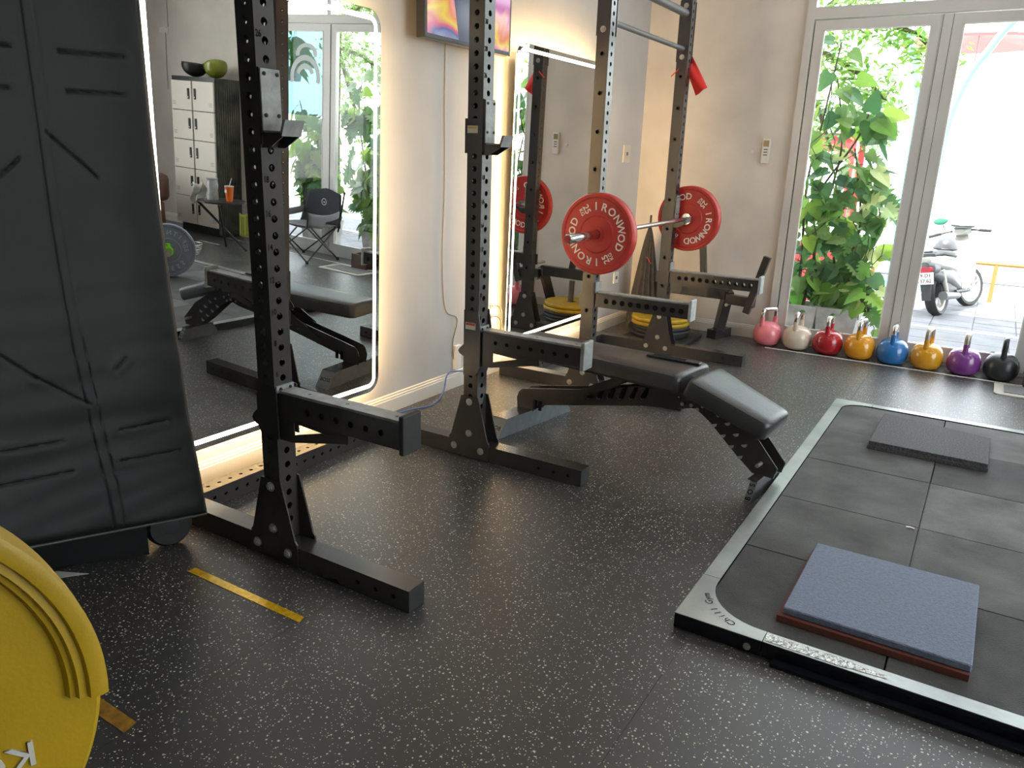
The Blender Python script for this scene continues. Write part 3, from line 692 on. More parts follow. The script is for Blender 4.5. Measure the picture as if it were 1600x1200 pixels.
# ================================================================ lifting platform
PLX, PLY, PLW, PLD, PLZ = 1.905, .363, 2.70, 2.70, .051
pf = thing('lifting_platform', 'low weightlifting platform, grey rubber tiles inside a steel rim', 'platform', (PLX+PLW/2, PLY+PLD/2, 0))
RW = .056; TS = (PLW-2*RW)/5; x1p, y1p = PLX+PLW, PLY+PLD
def rimbar(x0, x1, y0, y1):
    o = B().bb(x0, x1, y0, y1, .002, PLZ-.002, bev=.001).build('rim_rail', M['railside'], pf)
    B().bb(x0+.0005, x1-.0005, y0+.0005, y1-.0005, PLZ-.002, PLZ).build('rim_top', M['platerail'], o)
CS = .272
rimbar(PLX, PLX+RW, PLY+CS, y1p-.17); rimbar(x1p-RW, x1p, PLY+CS, y1p-CS); rimbar(PLX+CS-.01, x1p-CS, PLY, PLY+RW); rimbar(PLX+.2, x1p-CS, y1p-RW, y1p)
def corner(cx, cy, sx, sy, lx, ly, r):
    """corner plate with a concave inner edge"""
    pts = [(0, 0), (lx, 0), (lx, RW)]
    ccx, ccy = min(lx, RW+r), min(ly, RW+r)
    rx, ry = ccx-RW, ccy-RW
    for k in range(11):
        a = math.radians(270-90*k/10); pts.append((ccx+math.cos(a)*rx, ccy+math.sin(a)*ry))
    pts += [(RW, ly), (0, ly)]
    q = []
    for p in pts:
        if not q or (abs(p[0]-q[-1][0])+abs(p[1]-q[-1][1])) > 1e-5: q.append(p)
    o = B().prism(q, (cx, cy, .002), X_*sx, Y_*sy, Z_, PLZ-.004).build('corner_block', M['railside'], pf)
    B().prism(q, (cx, cy, PLZ-.002), X_*sx, Y_*sy, Z_, .0022).build('corner_plate', M['platerail'], o)
    return o
c1 = corner(PLX, PLY, 1, 1, CS-.012, CS-.002, .19); corner(PLX, y1p, 1, -1, .198, .168, .13); corner(x1p, PLY, -1, 1, CS-.002, CS-.002, .19); corner(x1p, y1p, -1, -1, CS-.002, CS-.002, .19)
tb = B()
for k, ch in enumerate('Chill Gym'):
    if ch == ' ': continue
    a = math.radians(247-5.3*k); d = V((math.cos(a), math.sin(a), 0)); tn = V((math.sin(a), -math.cos(a), 0))
    text(tb, ch, V((PLX+.245, PLY+.238, PLZ+.0009))+d*.214, tn, d, .032, bold=.004)
tb.build('lettering', M['number'], c1, fix=False)
for x in (2.126, 3.3, 4.2):
    c = B(); bolt(c, (x, PLY, .019), -Y_, .008, .005); c.build('bolt', M['bolt'], pf)
random.seed(3)
for i in range(5):
    for j in range(5):
        xa, ya_ = PLX+RW+i*TS, PLY+RW+j*TS; g = .0022
        tm = M['tiles'][{(1, 1): 3, (1, 2): 2, (1, 3): 0, (0, 0): 0, (1, 0): 0, (0, 1): 1, (0, 2): 1, (0, 3): 1, (0, 4): 1}.get((i, j), random.choice((0, 1, 2)))]
        zz = PLZ-.004-random.random()*.0015
        B().bb(xa+g, xa+TS-g, ya_+g, ya_+TS-g, .002, zz, bev=.0015).build('rubber_tile', tm, pf)
# torn clear film on the front rim
b = B(); random.seed(5)
pts = [(2.17+.32*i/26, PLY+.006+.002*random.random()+(.013*max(0, i-16)/10)) for i in range(27)]; top_ = [(x, PLY+.048-.004*random.random()-(.012*max(0, i-14)/12)) for i, (x, _) in enumerate(pts)]
for i in range(26): b.face([(pts[i][0], pts[i][1], PLZ+.0012), (pts[i+1][0], pts[i+1][1], PLZ+.0012+.0006*(i % 2)), (top_[i+1][0], top_[i+1][1], PLZ+.001), (top_[i][0], top_[i][1], PLZ+.001)])
b.build('torn_film', M['film'], pf)
solo(B().prism([(2.20, .33), (4.6, .33), (4.6, .361), (2.20, .361)], (0, 0, .0005), X_, Y_, Z_, .012).build('edge_strip', M['railside']), 'thin black strip lying on the floor along the front of the platform', 'strip')
# loose tiles on the platform
ZT = PLZ-.0038
solo(B().prism([(2.172, .500), (2.676, .500), (2.676, 1.0), (2.178, 1.0)], (0, 0, ZT), X_, Y_, Z_, .020).build('rubber_tile', M['tilered']), 'red brown rubber tile lying under the blue grey tile', 'tile')
b = B().prism([(2.184, .516), (2.679, .514), (2.683, 1.012), (2.187, 1.008)], (0, 0, ZT+.0203), X_, Y_, Z_, .0225); bmesh.ops.bevel(b.b, geom=b.b.edges[:], offset=.003, segments=1, affect='EDGES')
solo(b.build('rubber_tile', M['tileblue']), 'blue grey square rubber tile on top, near the front of the platform', 'tile')
for k, lab in ((0, 'dark speckled rubber tile, lower of the two at the back of the platform'), (1, 'dark speckled rubber tile, upper of the two at the back of the platform')):
    o = .004*k
    b = B().prism([(2.180+o, 2.268+o), (2.690-o, 2.268), (2.692-o, 2.690), (2.186+o, 2.80)], (0, 0, ZT+.0203*k), X_, Y_, Z_, .020); bmesh.ops.bevel(b.b, geom=b.b.edges[:], offset=.002, segments=1, affect='EDGES')
    solo(b.build('rubber_tile', M['tiledark']), lab, 'tile')
solo(B().prism([(0, 0), (.016, .003), (.03, -.002), (.028, .005), (.012, .009), (0, .006)], (2.435, 1.425, ZT), X_, Y_, Z_, .005).build('white_chip', M['white']), 'small white chip lying in a seam between platform tiles', 'chip')

# ================================================================ gold tape on the floor
def strip(nm, p0, p1, w, m, lab):
    p0, p1 = V((*p0, .0004)), V((*p1, .0004)); d = (p1-p0).normalized(); s = V((-d.y, d.x, 0))
    solo(B().prism([(0, -w/2), ((p1-p0).length, -w/2*.9), ((p1-p0).length-.01, w/2), (.004, w/2)], p0, d, s, Z_, .0012).build(nm, m), lab, 'tape')
strip('tape_strip', (.445, -.245), (.965, -.246), .030, M['tape'], 'bright gold tape strip on the floor in front of the rack foot')
strip('tape_strip', (.50, -.790), (.962, -.797), .040, M['tape2'], 'dull brown tape strip on the floor behind the yellow plate')

# ================================================================ tall quilted pad
pd = thing('quilted_pad', 'tall black quilted pad standing on wheels beside the first mirror', 'pad', (.12, -.5, 0))
PY0, PY1 = -1.35, -.076
prof = [(-1, .335), (.1, .324), (.29, .297), (.46, .268), (.69, .251), (.9, .235), (1.15, .219), (1.39, .211), (1.77, .211), (3, .211)]
def pX(z):
    for (a, b), (c, d) in zip(prof, prof[1:]):
        if a <= z <= c: return b+(d-b)*(z-a)/(c-a)
    return .211
creases = [((-0.345, 1.598), (-0.148, 1.604)), ((-0.336, 1.493), (-0.156, 1.497)), ((-0.41, 1.381), (-0.274, 1.254)), ((-0.7, 1.588), (-0.472, 1.596)), ((-0.7, 1.485), (-0.492, 1.489)), ((-0.547, 1.26), (-0.49, 1.306)),
 ((-0.272, 0.701), (-0.312, 0.672)), ((-0.326, 0.479), (-0.157, 0.464)), ((-0.347, 0.382), (-0.139, 0.354)), ((-0.679, 0.514), (-0.506, 0.496)), ((-0.698, 0.419), (-0.494, 0.398)), ((-0.55, 0.701), (-0.409, 0.585)), ((-0.72, 0.87), (-0.55, 0.701))]
def segd(p, a, b):
    ax, ay = a; bx, by = b; dx, dy = bx-ax, by-ay; t = max(0, min(1, ((p[0]-ax)*dx+(p[1]-ay)*dy)/(dx*dx+dy*dy))); return math.hypot(p[0]-ax-t*dx, p[1]-ay-t*dy)
def seam1(z): return -.43 if z > .8 else -.43+.026*(.8-z)/.5 if z > .3 else -.404
def padpt(a, c):
    y = PY1+(PY1*0+(-.86)-PY1)*a; zb = .1+.13*min(1, (PY1-y)/.6)
    z = zb+(2.25-zb)*c; x = pX(z)
    dsp = 0
    for s in creases:
        d = segd((y, z), *s)
        if d < .05: dsp -= .0055*math.exp(-(d/.0035)**2); dsp += .0012*math.exp(-((d-.016)/.012)**2)
    s1 = seam1(z)
    for sy in (s1, s1+.034): dsp -= .004*math.exp(-((y-sy)/.003)**2)
    if s1 < y < s1+.034: dsp += .0015
    e = (PY1-y); dsp -= .010*math.exp(-e/.006); dsp -= .02*math.exp(-(z-zb)/.008)
    nz = mnoise.noise(V((y*2.2, z*16, 1))); dsp += .0032*nz*(1 if z < .95 else .35)*(1+.9*math.exp(-((z-.45)/.25)**2)); dsp += .006*mnoise.noise(V((y*3, z*2.5, 5)))
    dsp += .0022*mnoise.noise(V((y*9+z*3, z*7, 9)))*(1 if z < 1.3 else .4)
    return V((x+dsp, y, z))
B().grid(padpt, 200, 460).build('pad_front', M['pad'], pd, smooth=True)
def side(a, c):
    z = .1+(2.25-.1)*c; return V((pX(z)-.026-(pX(z)+.02)*a*.75, PY1, z))
b = B().grid(side, 2, 40); b.bb(-.02, .17, -.86, PY1-.004, .25, 2.25); b.build('pad_core', M['pad'], pd)
B().tube([(pX(.1+2.15*k/40)-.012, PY1+.001, .1+2.15*k/40) for k in range(41)], .0045, 8).build('pad_piping', M['padhem'], pd, smooth=True)
B().tube([(pX(.1)-.008+.0*k, PY1-.6*k/12, .1+.13*k/12) for k in range(13)], .0045, 8).build('pad_piping', M['padhem'], pd, smooth=True)
B().prism([(.250, -.265), (.105, -.46), (-.02, -.62), (-.03, -.265)], (0, 0, .004), X_, Y_, Z_, .20).build('foot_block', M['pad'], pd)
B().lathe([(.03, -.03), (.066, -.03), (.076, -.018), (.079, 0), (.076, .018), (.066, .03), (.03, .03)], 40, (.235, -.175, .079), V((1, -.35, 0))).build('wheel', M['rubber'], pd, smooth=True)
b = B(); b.lathe([(0, -.032), (.03, -.03), (.03, .03), (0, .032)], 20, (.235, -.175, .079), V((1, -.35, 0)), closed=False); b.build('wheel_hub', M['dark'], pd, smooth=True)
B().bb(.15, .30, -.20, -.15, .14, .16).build('wheel_fork', M['dark'], pd)
solo(B().prism([(0, 0), (.10, .05), (.02, -.06)], (.10, -.50, .0004), X_, Y_, Z_, .001).build('paper_scrap', M['white']), 'white paper scrap on the floor under the quilted pad', 'paper')

# ================================================================ yellow plate in the corner of the frame
YC_ = V((1.841, -1.557, .908)); ya2 = math.radians(-74); yn = V((-math.sin(ya2), -math.cos(ya2), 0))
yp = thing('weight_plate', 'large yellow weight plate close to the camera, lettering upside down', 'weight plate', YC_-Z_*.225)
h = .024; R = .2255
xx = Z_.cross(yn).normalized(); 
B().lathe([(.026, -h), (.026, h-.004), (.06, h-.004), (.066, h-.010), (R-.004, h-.010), (R, h-.014), (R, -h+.004), (R-.006, -h)], 96, YC_-yn*h*0, yn).build('plate_body', M['yellow'], yp, smooth=True)
# raised stepped rim running over part of the circumference
A0, A1 = -4, 176
b = B(); steps = [(R+.0018, h-.016), (R+.0018, h+.005), (R-.004, h+.007), (R-.0125, h+.006), (R-.0145, h+.001), (R-.0205, h+.002), (R-.0225, h-.003), (R-.0265, h-.0032), (R-.0295, h-.0105)]
rows = []
for k in range(61):
    a = math.radians(A0+(A1-A0)*k/60); d = xx*math.cos(a)+Z_*math.sin(a); rows.append([b.b.verts.new(YC_+d*r+yn*q) for r, q in steps])
for A, C in zip(rows, rows[1:]):
    for i in range(len(steps)-1): b.b.faces.new([A[i], A[i+1], C[i+1], C[i]])
b.b.faces.new(rows[0]); b.b.faces.new(list(reversed(rows[-1])))
b.build('raised_rim', M['yellow'], yp, smooth=True)
b = B(); bs = YC_+yn*(h-.0098)
for t_, u_, v_, s_ in (('K', .158, -.054, .034), ('G', .134, -.056, .034)): text(b, t_, bs+xx*u_+Z_*v_, -xx, -Z_, s_, bold=.01, ext=.06)
for t_, u_, v_, s_ in (('1', .160, -.099, .082), ('5', .126, -.099, .082)): text(b, t_, bs+xx*u_+Z_*v_, -xx, -Z_, s_, bold=.02, ext=.04)
b.build('lettering', M['letw'], yp, fix=False)
B().lathe([(.0262, -h-.001), (.05, -h-.001), (.05, h+.002), (.0262, h+.002)], 32, YC_, yn).build('hub_ring', M['chrome'], yp, smooth=True)
# post it hangs on
ps = thing('plate_post', 'black steel storage post carrying the yellow plate, out of the photograph', 'storage post', (YC_.x-.20*yn.x, YC_.y-.20*yn.y, 0))
q = YC_-yn*.20
B().box((q.x, q.y, .55), (.07, .07, 1.08)).build('post', M['rack'], ps); B().box((q.x, q.y, .006), (.36, .36, .012)).build('foot_plate', M['rack'], ps)
B().cyl(YC_-yn*.165+Z_*0, YC_+yn*.12, .0245, 24).build('peg', M['chrome'], ps, smooth=True)

# ================================================================ kettlebells
kb = [('rose pink kettlebell with chrome handle, first from the rack', (.80, .22, .26), 1.149, 28, 1), ('cream white kettlebell with chrome handle', (.66, .56, .44), 1.375, 6, 1), ('deep red kettlebell with chrome handle', (.42, .012, .022), 1.600, 1, 1),
      ('amber yellow kettlebell beside the blue one, toward the wall', (.72, .32, .012), 1.825, 7, 1), ('blue kettlebell with chrome handle', (.02, .16, .45), 2.046, 1, 1), ('amber yellow kettlebell between the blue and purple ones', (.68, .32, .012), 2.268, 8, 2),
      ('purple kettlebell with dull steel handle', (.20, .045, .25), 2.500, 2, 2), ('black kettlebell with black handle beside the doormat', (.018, .024, .026), 2.724, 1, 3)]
kpaint = {}
def make_kb():
    t = thing('kettlebell', 'k', 'kettlebell', (0, 0, 0), 0, 'competition kettlebells along the glazed doors')
    pr = [(0, 0), (.054, 0), (.066, .004), (.088, .018), (.102, .045), (.1075, .076), (.1065, .102), (.097, .136), (.080, .160), (.055, .176), (.028, .183), (0, .185)]
    # smooth profile
    B().lathe(pr, 48, (0, 0, 0), Z_, closed=False).build('bell', None, t, smooth=True, world=False)
    hw, hr = .072, .0165
    def post(s): return [(s*.066, 0, .160), (s*.071, 0, .19), (s*.0735, 0, .215)]
    for s in (-1, 1): B().tube([(s*.066, 0, .120), (s*.070, 0, .160), (s*.0735, 0, .195), (s*.0735, 0, .222)], [.022, .0185, .017, .0165], 14).build('handle_base', None, t, smooth=True, world=False)
    pts = [(-.0735, 0, .2215), (-.0735, 0, .250)]+[(-.0735+.026-.026*math.cos(a), 0, .256+.026*math.sin(a)) for a in [PI/2*k/6 for k in range(1, 7)]]
    pts += [(-p[0], 0, p[2]) for p in reversed(pts)]
    B().tube(pts, .0165, 14).build('handle', None, t, smooth=True, world=False)
    return t
kproto = make_kb()
for i, (lab, c, x, ang, hk) in enumerate(kb):
    o = kproto if i == 0 else copy_tree(kproto)
    o.location = (x, 4.455-.004*i, .0005); o.rotation_euler = (0, 0, math.radians(ang-90 if i else ang-90+0)); o['label'] = lab
    pm = mat('kettlebell_paint_%d' % i, c, .15 if i < 7 else .34, noise=(14, .06), coat=.5 if i < 7 else .1, bump=(22, .05))
    for ch in o.children:
        n_ = ch.name.split('.')[0]; m_ = pm
        if n_ == 'handle': m_ = M['chrome'] if hk == 1 else (mat('dull_handle_steel', (.45, .41, .35), .38, metal=.8) if hk == 2 else pm)
        ch.data = ch.data.copy(); ch.data.materials.clear(); ch.data.materials.append(m_)
    # handles face across the row for the first ones and end-on for the last
    o.rotation_euler = (0, 0, math.radians(90-ang))

# doormat by the doors (right edge of the picture)
def doormat(x0, x1, y0, y1, lab):
    t = thing('doormat', lab, 'doormat', ((x0+x1)/2, (y0+y1)/2, 0))
    b = B(); r = .02; b.prism([(x0+r, y0), (x1-r, y0), (x1, y0+r), (x1, y1-r), (x1-r, y1), (x0+r, y1), (x0, y1-r), (x0, y0+r)], (0, 0, .0005), X_, Y_, Z_, .006); b.build('mat_border', M['matb'], t)
    B().bb(x0+.055, x1-.055, y0+.055, y1-.055, .0068, .011).build('mat_carpet', M['mat'], t)
doormat(2.70, 3.26, 3.99, 4.315, 'grey doormat with pale border inside the glazed doors')

# ================================================================ TV, sockets, cables, remote, switch
def band_mat():
    m = bpy.data.materials.new('screen_picture'); m.use_nodes = True; n = m.node_tree.nodes; l = m.node_tree.links; b = n['Principled BSDF']
    tc = n.new('ShaderNodeTexCoord'); nz = n.new('ShaderNodeTexNoise'); nz.inputs['Scale'].default_value = 2.2; nz.inputs['Distortion'].default_value = 1.5; l.new(tc.outputs['Object'], nz.inputs[0])
    sp = n.new('ShaderNodeSeparateXYZ'); l.new(tc.outputs['Object'], sp.inputs[0])
    a = n.new('ShaderNodeMath'); a.operation = 'MULTIPLY_ADD'; a.inputs[1].default_value = 2.6; l.new(sp.outputs[2], a.inputs[0]); l.new(nz.outputs[0], a.inputs[2])
    cr = n.new('ShaderNodeValToRGB'); e = cr.color_ramp.elements; e[0].color = (.55, .62, .75, 1); e[0].position = .3; e[1].color = (.50, .10, .35, 1); e[1].position = 1
    for p, c in ((.50, (.10, .12, .30, 1)), (.58, (.60, .10, .20, 1)), (.68, (.75, .55, .06, 1)), (.78, (.70, .22, .08, 1)), (.88, (.75, .30, .25, 1))): x = e.new(p); x.color = c
    l.new(a.outputs[0], cr.inputs[0]); b.inputs['Base Color'].default_value = (.02, .02, .02, 1); l.new(cr.outputs[0], b.inputs['Emission Color']); b.inputs['Emission Strength'].default_value = .75; b.inputs['Roughness'].default_value = .15
    return m
tv = thing('television', 'flat television on the wall between the two lit mirrors', 'television', (.0, 1.94, 1.9))
B().bb(-.025, .028, 1.55, 2.33, 1.893, 2.36, bev=.004).build('casing', M['dark'], tv)
sc_ = B().bb(.0282, .0292, 1.568, 2.312, 1.915, 2.345).build('screen', band_mat(), tv)
B().prism([(1.73, 2.345), (1.78, 2.12), (1.83, 1.915), (1.93, 1.915), (1.96, 2.08), (2.0, 2.25), (2.0, 2.345)], (.0293, 0, 0), Y_, Z_, X_, .0004).build('screen_figure', mat('dark_picture_area', (.01, .01, .02), .2, emit=((.04, .045, .08), .8)), tv)
B().bb(WX, -.025, 1.8, 2.08, 2.0, 2.25).build('wall_bracket', M['dark'], tv)
def cable(pts, r, m, lab, nm='cable'):
    P = [V(p) for p in pts]; out = []
    for i in range(len(P)-1):
        p0, p1, p2, p3 = P[max(i-1, 0)], P[i], P[i+1], P[min(i+2, len(P)-1)]
        for k in range(8):
            t = k/8; out.append(.5*((2*p1)+(p2-p0)*t+(2*p0-5*p1+4*p2-p3)*t*t+(-p0+3*p1-3*p2+p3)*t**3))
    out.append(P[-1]); return solo(B().tube(out, r, 6).build(nm, m, smooth=True), lab, 'cable')
cable([(WX+.006, 1.885, 1.98), (WX+.006, 1.88, 1.6), (WX+.006, 1.885, 1.2), (WX+.006, 1.87, .8), (WX+.006, 1.90, .5), (WX+.006, 2.02, .42), (WX+.006, 1.98, .28), (WX+.006, 2.0, .14)], .0032, M['cord'], 'thin grey cable hanging down the wall under the television')
cable([(-.11+.05, 1.34, .004), (-.03, 1.50, .004), (.012, 1.60, .005), (-.01, 1.72, .005), (-.05, 1.83, .03), (-.078, 1.90, .10), (-.085, 1.99, .105), (-.082, 2.25, .055), (-.082, 2.36, .12), (-.09, 2.38, .34)], .004, M['blue'], 'blue network cable lying along the foot of the wall')
def wallbox(nm, lab, cat, y0, y1, z0, z1, m, holes=0, d=.010):
    t = thing(nm, lab, cat, (WX, (y0+y1)/2, z0)); B().bb(WX, WX+d, y0, y1, z0, z1, bev=.002).build('cover', m, t)
    for k in range(holes):
        zz = z0+(z1-z0)*(k+.5)/holes; B().bb(WX+d, WX+d+.003, (y0+y1)/2-.014, (y0+y1)/2+.014, zz-.013, zz+.013).build('socket_face', M['darkg'], t)
    return t
wallbox('light_switch', 'ivory light switch on the wall near the corner', 'light switch', 4.27, 4.40, 1.335, 1.47, M['offw'], 1)
wallbox('wall_socket', 'white double socket beside the second mirror with leads plugged in', 'socket', 2.335, 2.43, .345, .475, M['white'], 2)
wallbox('wall_socket', 'grey open socket low on the wall behind the near red plate', 'socket', 4.25, 4.34, .365, .455, M['white'], 1)
wallbox('wall_socket', 'small white box at the skirting behind the second upright', 'socket', 1.99, 2.05, .115, .26, M['white'], 0, .02)
for k, z in enumerate((.445, .377)):
    cable([(WX+.016, 2.385, z), (WX+.055, 2.40, z), (WX+.055, 2.44, z-.05), (WX+.04, 2.452, z-.16), (WX+.03, 2.47, z-.22)], .0035, M['cord'], ('upper' if k == 0 else 'lower')+' grey lead running from the double socket to the second mirror', 'power_lead')
rm = thing('remote_control', 'white air conditioner remote in its holder on the back wall', 'remote', (.927, YB_, 1.36))
B().bb(.897, .957, YB_-.022, YB_, 1.362, 1.548, bev=.005).build('remote_body', M['white'], rm)
B().bb(.906, .948, YB_-.0232, YB_-.022, 1.487, 1.532).build('remote_display', mat('lcd', (.30, .24, .12), .3), rm)
for k in range(3):
    B().bb(.912, .942, YB_-.0235, YB_-.022, 1.462-.02*k, 1.470-.02*k).build('remote_button', M['darkg'], rm)
solo(B().cyl((.822, YB_-.012, 1.445), (.822, YB_, 1.445), .012, 16).build('wall_button', M['white'], smooth=True), 'small round white knob on the back wall left of the remote', 'knob')

# red pennant flags on the second rack
fx = B()
def flag(u, v):
    a, c = V((.600, 3.700, 2.040)), V((.725, 3.705, 1.835)); d = V((.580, 3.700, 1.93)); e = V((.650, 3.700, 1.785))
    p = (a.lerp(c, v)).lerp(d.lerp(e, v), u); return p+V((0, .010*math.sin(u*6+v*3), 0))
fo = fx.grid(flag, 8, 10).build('flag', M['flag'], smooth=True); md = fo.modifiers.new('s', 'SOLIDIFY'); md.thickness = .0015
solo(fo, 'red cloth flag hanging behind the far upright of the second rack', 'flag')
fx = B().grid(lambda u, v: V((.500+.05*v, 3.61, 1.895+.045*v+.010*u)), 1, 4); fo = fx.build('flag', M['flag']); md = fo.modifiers.new('s', 'SOLIDIFY'); md.thickness = .0015
solo(fo, 'small tip of red cloth in front of the far upright', 'flag')

# closed parasol in the corner
ub = thing('closed_parasol', 'closed dark grey fabric parasol standing in the corner by the socket', 'parasol', (.12, 4.42, 0))
def umbp(a, c):
    z = .05+.78*c; r = .118*(1-c)**.8+.012; th = a*2*PI; r *= 1+.16*math.sin(th*13+2*math.sin(c*3)); return V((.12+r*math.cos(th), 4.42+r*math.sin(th)*.8, z))
B().grid(umbp, 156, 14).build('fabric', M['umb'], ub, smooth=True)
B().cyl((.12, 4.42, .02), (.12, 4.42, .93), .009, 10).build('pole', M['dark'], ub, smooth=True)
B().cyl((.12, 4.42, .002), (.12, 4.42, .05), .12, 24, r2=.10).build('foot', M['dark'], ub, smooth=True)
cable([(.13, 4.345, .60), (.15, 4.35, .585), (.165, 4.355, .56), (.18, 4.36, .545)], .003, M['flag'], 'short red string tied round the closed parasol', 'string')

# low black steel machine and plate stack against the back wall
mc = thing('bench_frame', 'low black steel exercise frame with an angled arm by the back wall', 'exercise machine', (.76, 4.40, 0))
def beam(p0, p1, w, h, nm, m=M['rack']):
    p0, p1 = V(p0), V(p1); d = (p1-p0).normalized(); s = d.cross(Z_).normalized() if abs(d.z) < .95 else Y_.copy(); u = s.cross(d)
    b = B(); b.prism([(-w/2, -h/2), (w/2, -h/2), (w/2, h/2), (-w/2, h/2)], p0, s, u, d, (p1-p0).length); return b.build(nm, m, mc)
beam((.735, 4.36, .037), (.80, 4.56, .037), .085, .072, 'base_tube'); beam((.765, 4.45, .06), (.835, 4.36, .40), .07, .07, 'post')
beam((.30, 4.36, .375), (.84, 4.36, .372), .06, .085, 'cross_beam'); beam((.84, 4.32, .345), (1.06, 4.30, .338), .055, .075, 'cross_beam')
beam((1.015, 4.26, .262), (1.13, 4.24, .70), .05, .05, 'angled_arm'); beam((.545, 4.50, .76), (.60, 4.47, .40), .045, .045, 'angled_arm')
B().cyl((.845, 4.28, .44), (.845, 4.40, .44), .012, 10).build('pin', M['bolt'], mc); B().cyl((.85, 4.28, .30), (.85, 4.40, .30), .012, 10).build('pin', M['bolt'], mc)
SX, SY = .40, 4.10
sp_ = thing('plate_stand', 'low black stand with a thick peg through the stacked plates', 'plate stand', (SX, SY, 0))
B().box((SX+.02, SY, .018), (.50, .46, .03), bev=.006).build('stand_base', M['rubber'], sp_); B().cyl((SX, SY, .03), (SX, SY, .36), .0245, 20).build('peg', M['rackh'], sp_, smooth=True)
for i, (z, r, lab, m) in enumerate(((.036, .215, 'black weight plate at the bottom of the stack', 'rubber'), (.066, .225, 'black weight plate in the middle of the stack', 'rubber'), (.096, .222, 'black weight plate just under the yellow ones', 'rubber'),
                                    (.126, .225, 'lower yellow weight plate of the stack in the corner', 'yellow'), (.158, .225, 'top yellow weight plate of the stack in the corner', 'yellow'))):
    hh = .028; t = thing('weight_plate', lab, 'weight plate', (SX+.006*((i*3) % 4-1.5), SY+.005*((i*5) % 3-1), z)); o = t.location
    B().lathe([(.0265, 0), (.06, 0), (.07, .004), (r*.86, .004), (r*.9, 0), (r*.98, 0), (r, .006), (r, hh-.006), (r*.98, hh), (r*.9, hh), (r*.86, hh-.005), (.07, hh-.005), (.06, hh), (.0265, hh)], 48, o, Z_).build('plate_body', M[m], t, smooth=True)
    B().lathe([(.0262, -.0005), (.042, -.0005), (.042, hh+.0008), (.0262, hh+.0008)], 24, o, Z_).build('hub_ring', M['darkg'], t, smooth=True)

# ================================================================ things seen in the mirror
# lockers
lk = thing('locker_cabinet', 'beige ten door locker cabinet with black frame and corrugated dark side', 'locker', (5.54, 4.45, 0))
LX0, LX1, LY0, LY1, LZ = 5.165, 5.93, 4.285, 4.625, 1.75
B().bb(LX0+.012, LX1, LY0+.012, LY1, .10, LZ).build('cabinet_body', M['lockerb'], lk); B().bb(LX0+.03, LX1-.03, LY0+.05, LY1-.03, 0, .10).build('plinth', M['lockerb'], lk)
LZ1 = LZ-.045; dh = (LZ1-.10)/5; xm = (LX0+LX1)/2
for c in range(2):
    for r in range(5):
        xa, xb = (LX0+.012, xm-.012) if c == 0 else (xm+.012, LX1-.012)
        za, zb_ = .10+r*dh+.004, .10+(r+1)*dh-.004
        d = B().bb(xa, xb, LY0-.010, LY0+.011, za, zb_, bev=.003).build('locker_door', M['locker'], lk)
        hx = xb-.045 if c == 0 else xa+.045
        B().bb(hx-.014, hx+.014, LY0-.020, LY0-.010, za+.12, za+.235).build('door_handle', M['lockerb'], d)
        B().cyl((hx, LY0-.022, za+.14), (hx, LY0-.02, za+.14), .008, 10).build('lock', M['bolt'], d)
        hx2 = xa+.05 if c == 0 else xb-.05
        vt = B()
        for k in range(3): vt.bb(hx2-.028, hx2+.028, LY0-.0112, LY0-.0102, za+.055+k*.016, za+.059+k*.016)
        vt.build('vent_slots', M['darkg'], d)
def corr(a, c):
    y = LY0+.012+(LY1-LY0-.012)*a; return V((LX0+.006+.006*math.sin(a*2*PI*11), y, .02+(LZ-.02)*c))
B().grid(corr, 110, 1).build('corrugated_side', M['lockside'], lk, smooth=True)
def helmet(lab, x, y, z, rz, m, tilt):
    t = thing('helmet', lab, 'helmet', (x, y, z), rz)
    b = B(); R0 = Matrix.Rotation(tilt, 4, 'Y')
    def hp(a, c):
        th = a*2*PI; ph = c*PI*.56; r = .125; return R0 @ V((r*1.15*math.sin(ph)*math.cos(th), r*math.sin(ph)*math.sin(th), -r*math.cos(ph)))+V((0, 0, .127))
    o = b.grid(hp, 28, 10).build('shell', m, t, smooth=True, world=False); md = o.modifiers.new('s', 'SOLIDIFY'); md.thickness = .008
    def vp(a, c):
        th = (a-.5)*1.7; r = .14; return R0 @ V((r*1.18*math.cos(th), r*math.sin(th), -.02+.05*c))+V((0, 0, .127))
    o = B().grid(vp, 10, 2).build('visor', M['dark'], t, smooth=True, world=False); md = o.modifiers.new('s', 'SOLIDIFY'); md.thickness = .004
    return t
helmet('dark grey helmet upturned on the locker top', 5.70, 4.44, LZ+.001, 2.4, M['dark'], .05); helmet('olive green helmet tipped over on the locker top', 5.33, 4.44, LZ+.001, .4, M['hgreen'], .35)
# armchair
AX, AY = 5.42, 3.05
ac = thing('armchair', 'brown leather armchair beside the locker cabinet', 'armchair', (AX+.46, AY+.42, 0))
B().bb(AX, AX+.92, AY, AY+.74, .10, .40, bev=.03).build('seat_base', M['brownl'], ac, smooth=True)
for xa in (AX, AX+.75): B().bb(xa, xa+.17, AY, AY+.80, .40, .64, bev=.05).build('armrest', M['brownl'], ac, smooth=True)
B().bb(AX+.03, AX+.89, AY+.62, AY+.84, .40, .70, bev=.06).build('backrest', M['brownl'], ac, smooth=True); B().bb(AX+.18, AX+.74, AY-.02, AY+.61, .40, .49, bev=.04).build('seat_cushion', M['brownl'], ac, smooth=True)
for x in (AX+.08, AX+.84):
    for y in (AY+.08, AY+.66): B().cyl((x, y, 0), (x, y, .10), .025, 12).build('leg', M['wood'], ac)
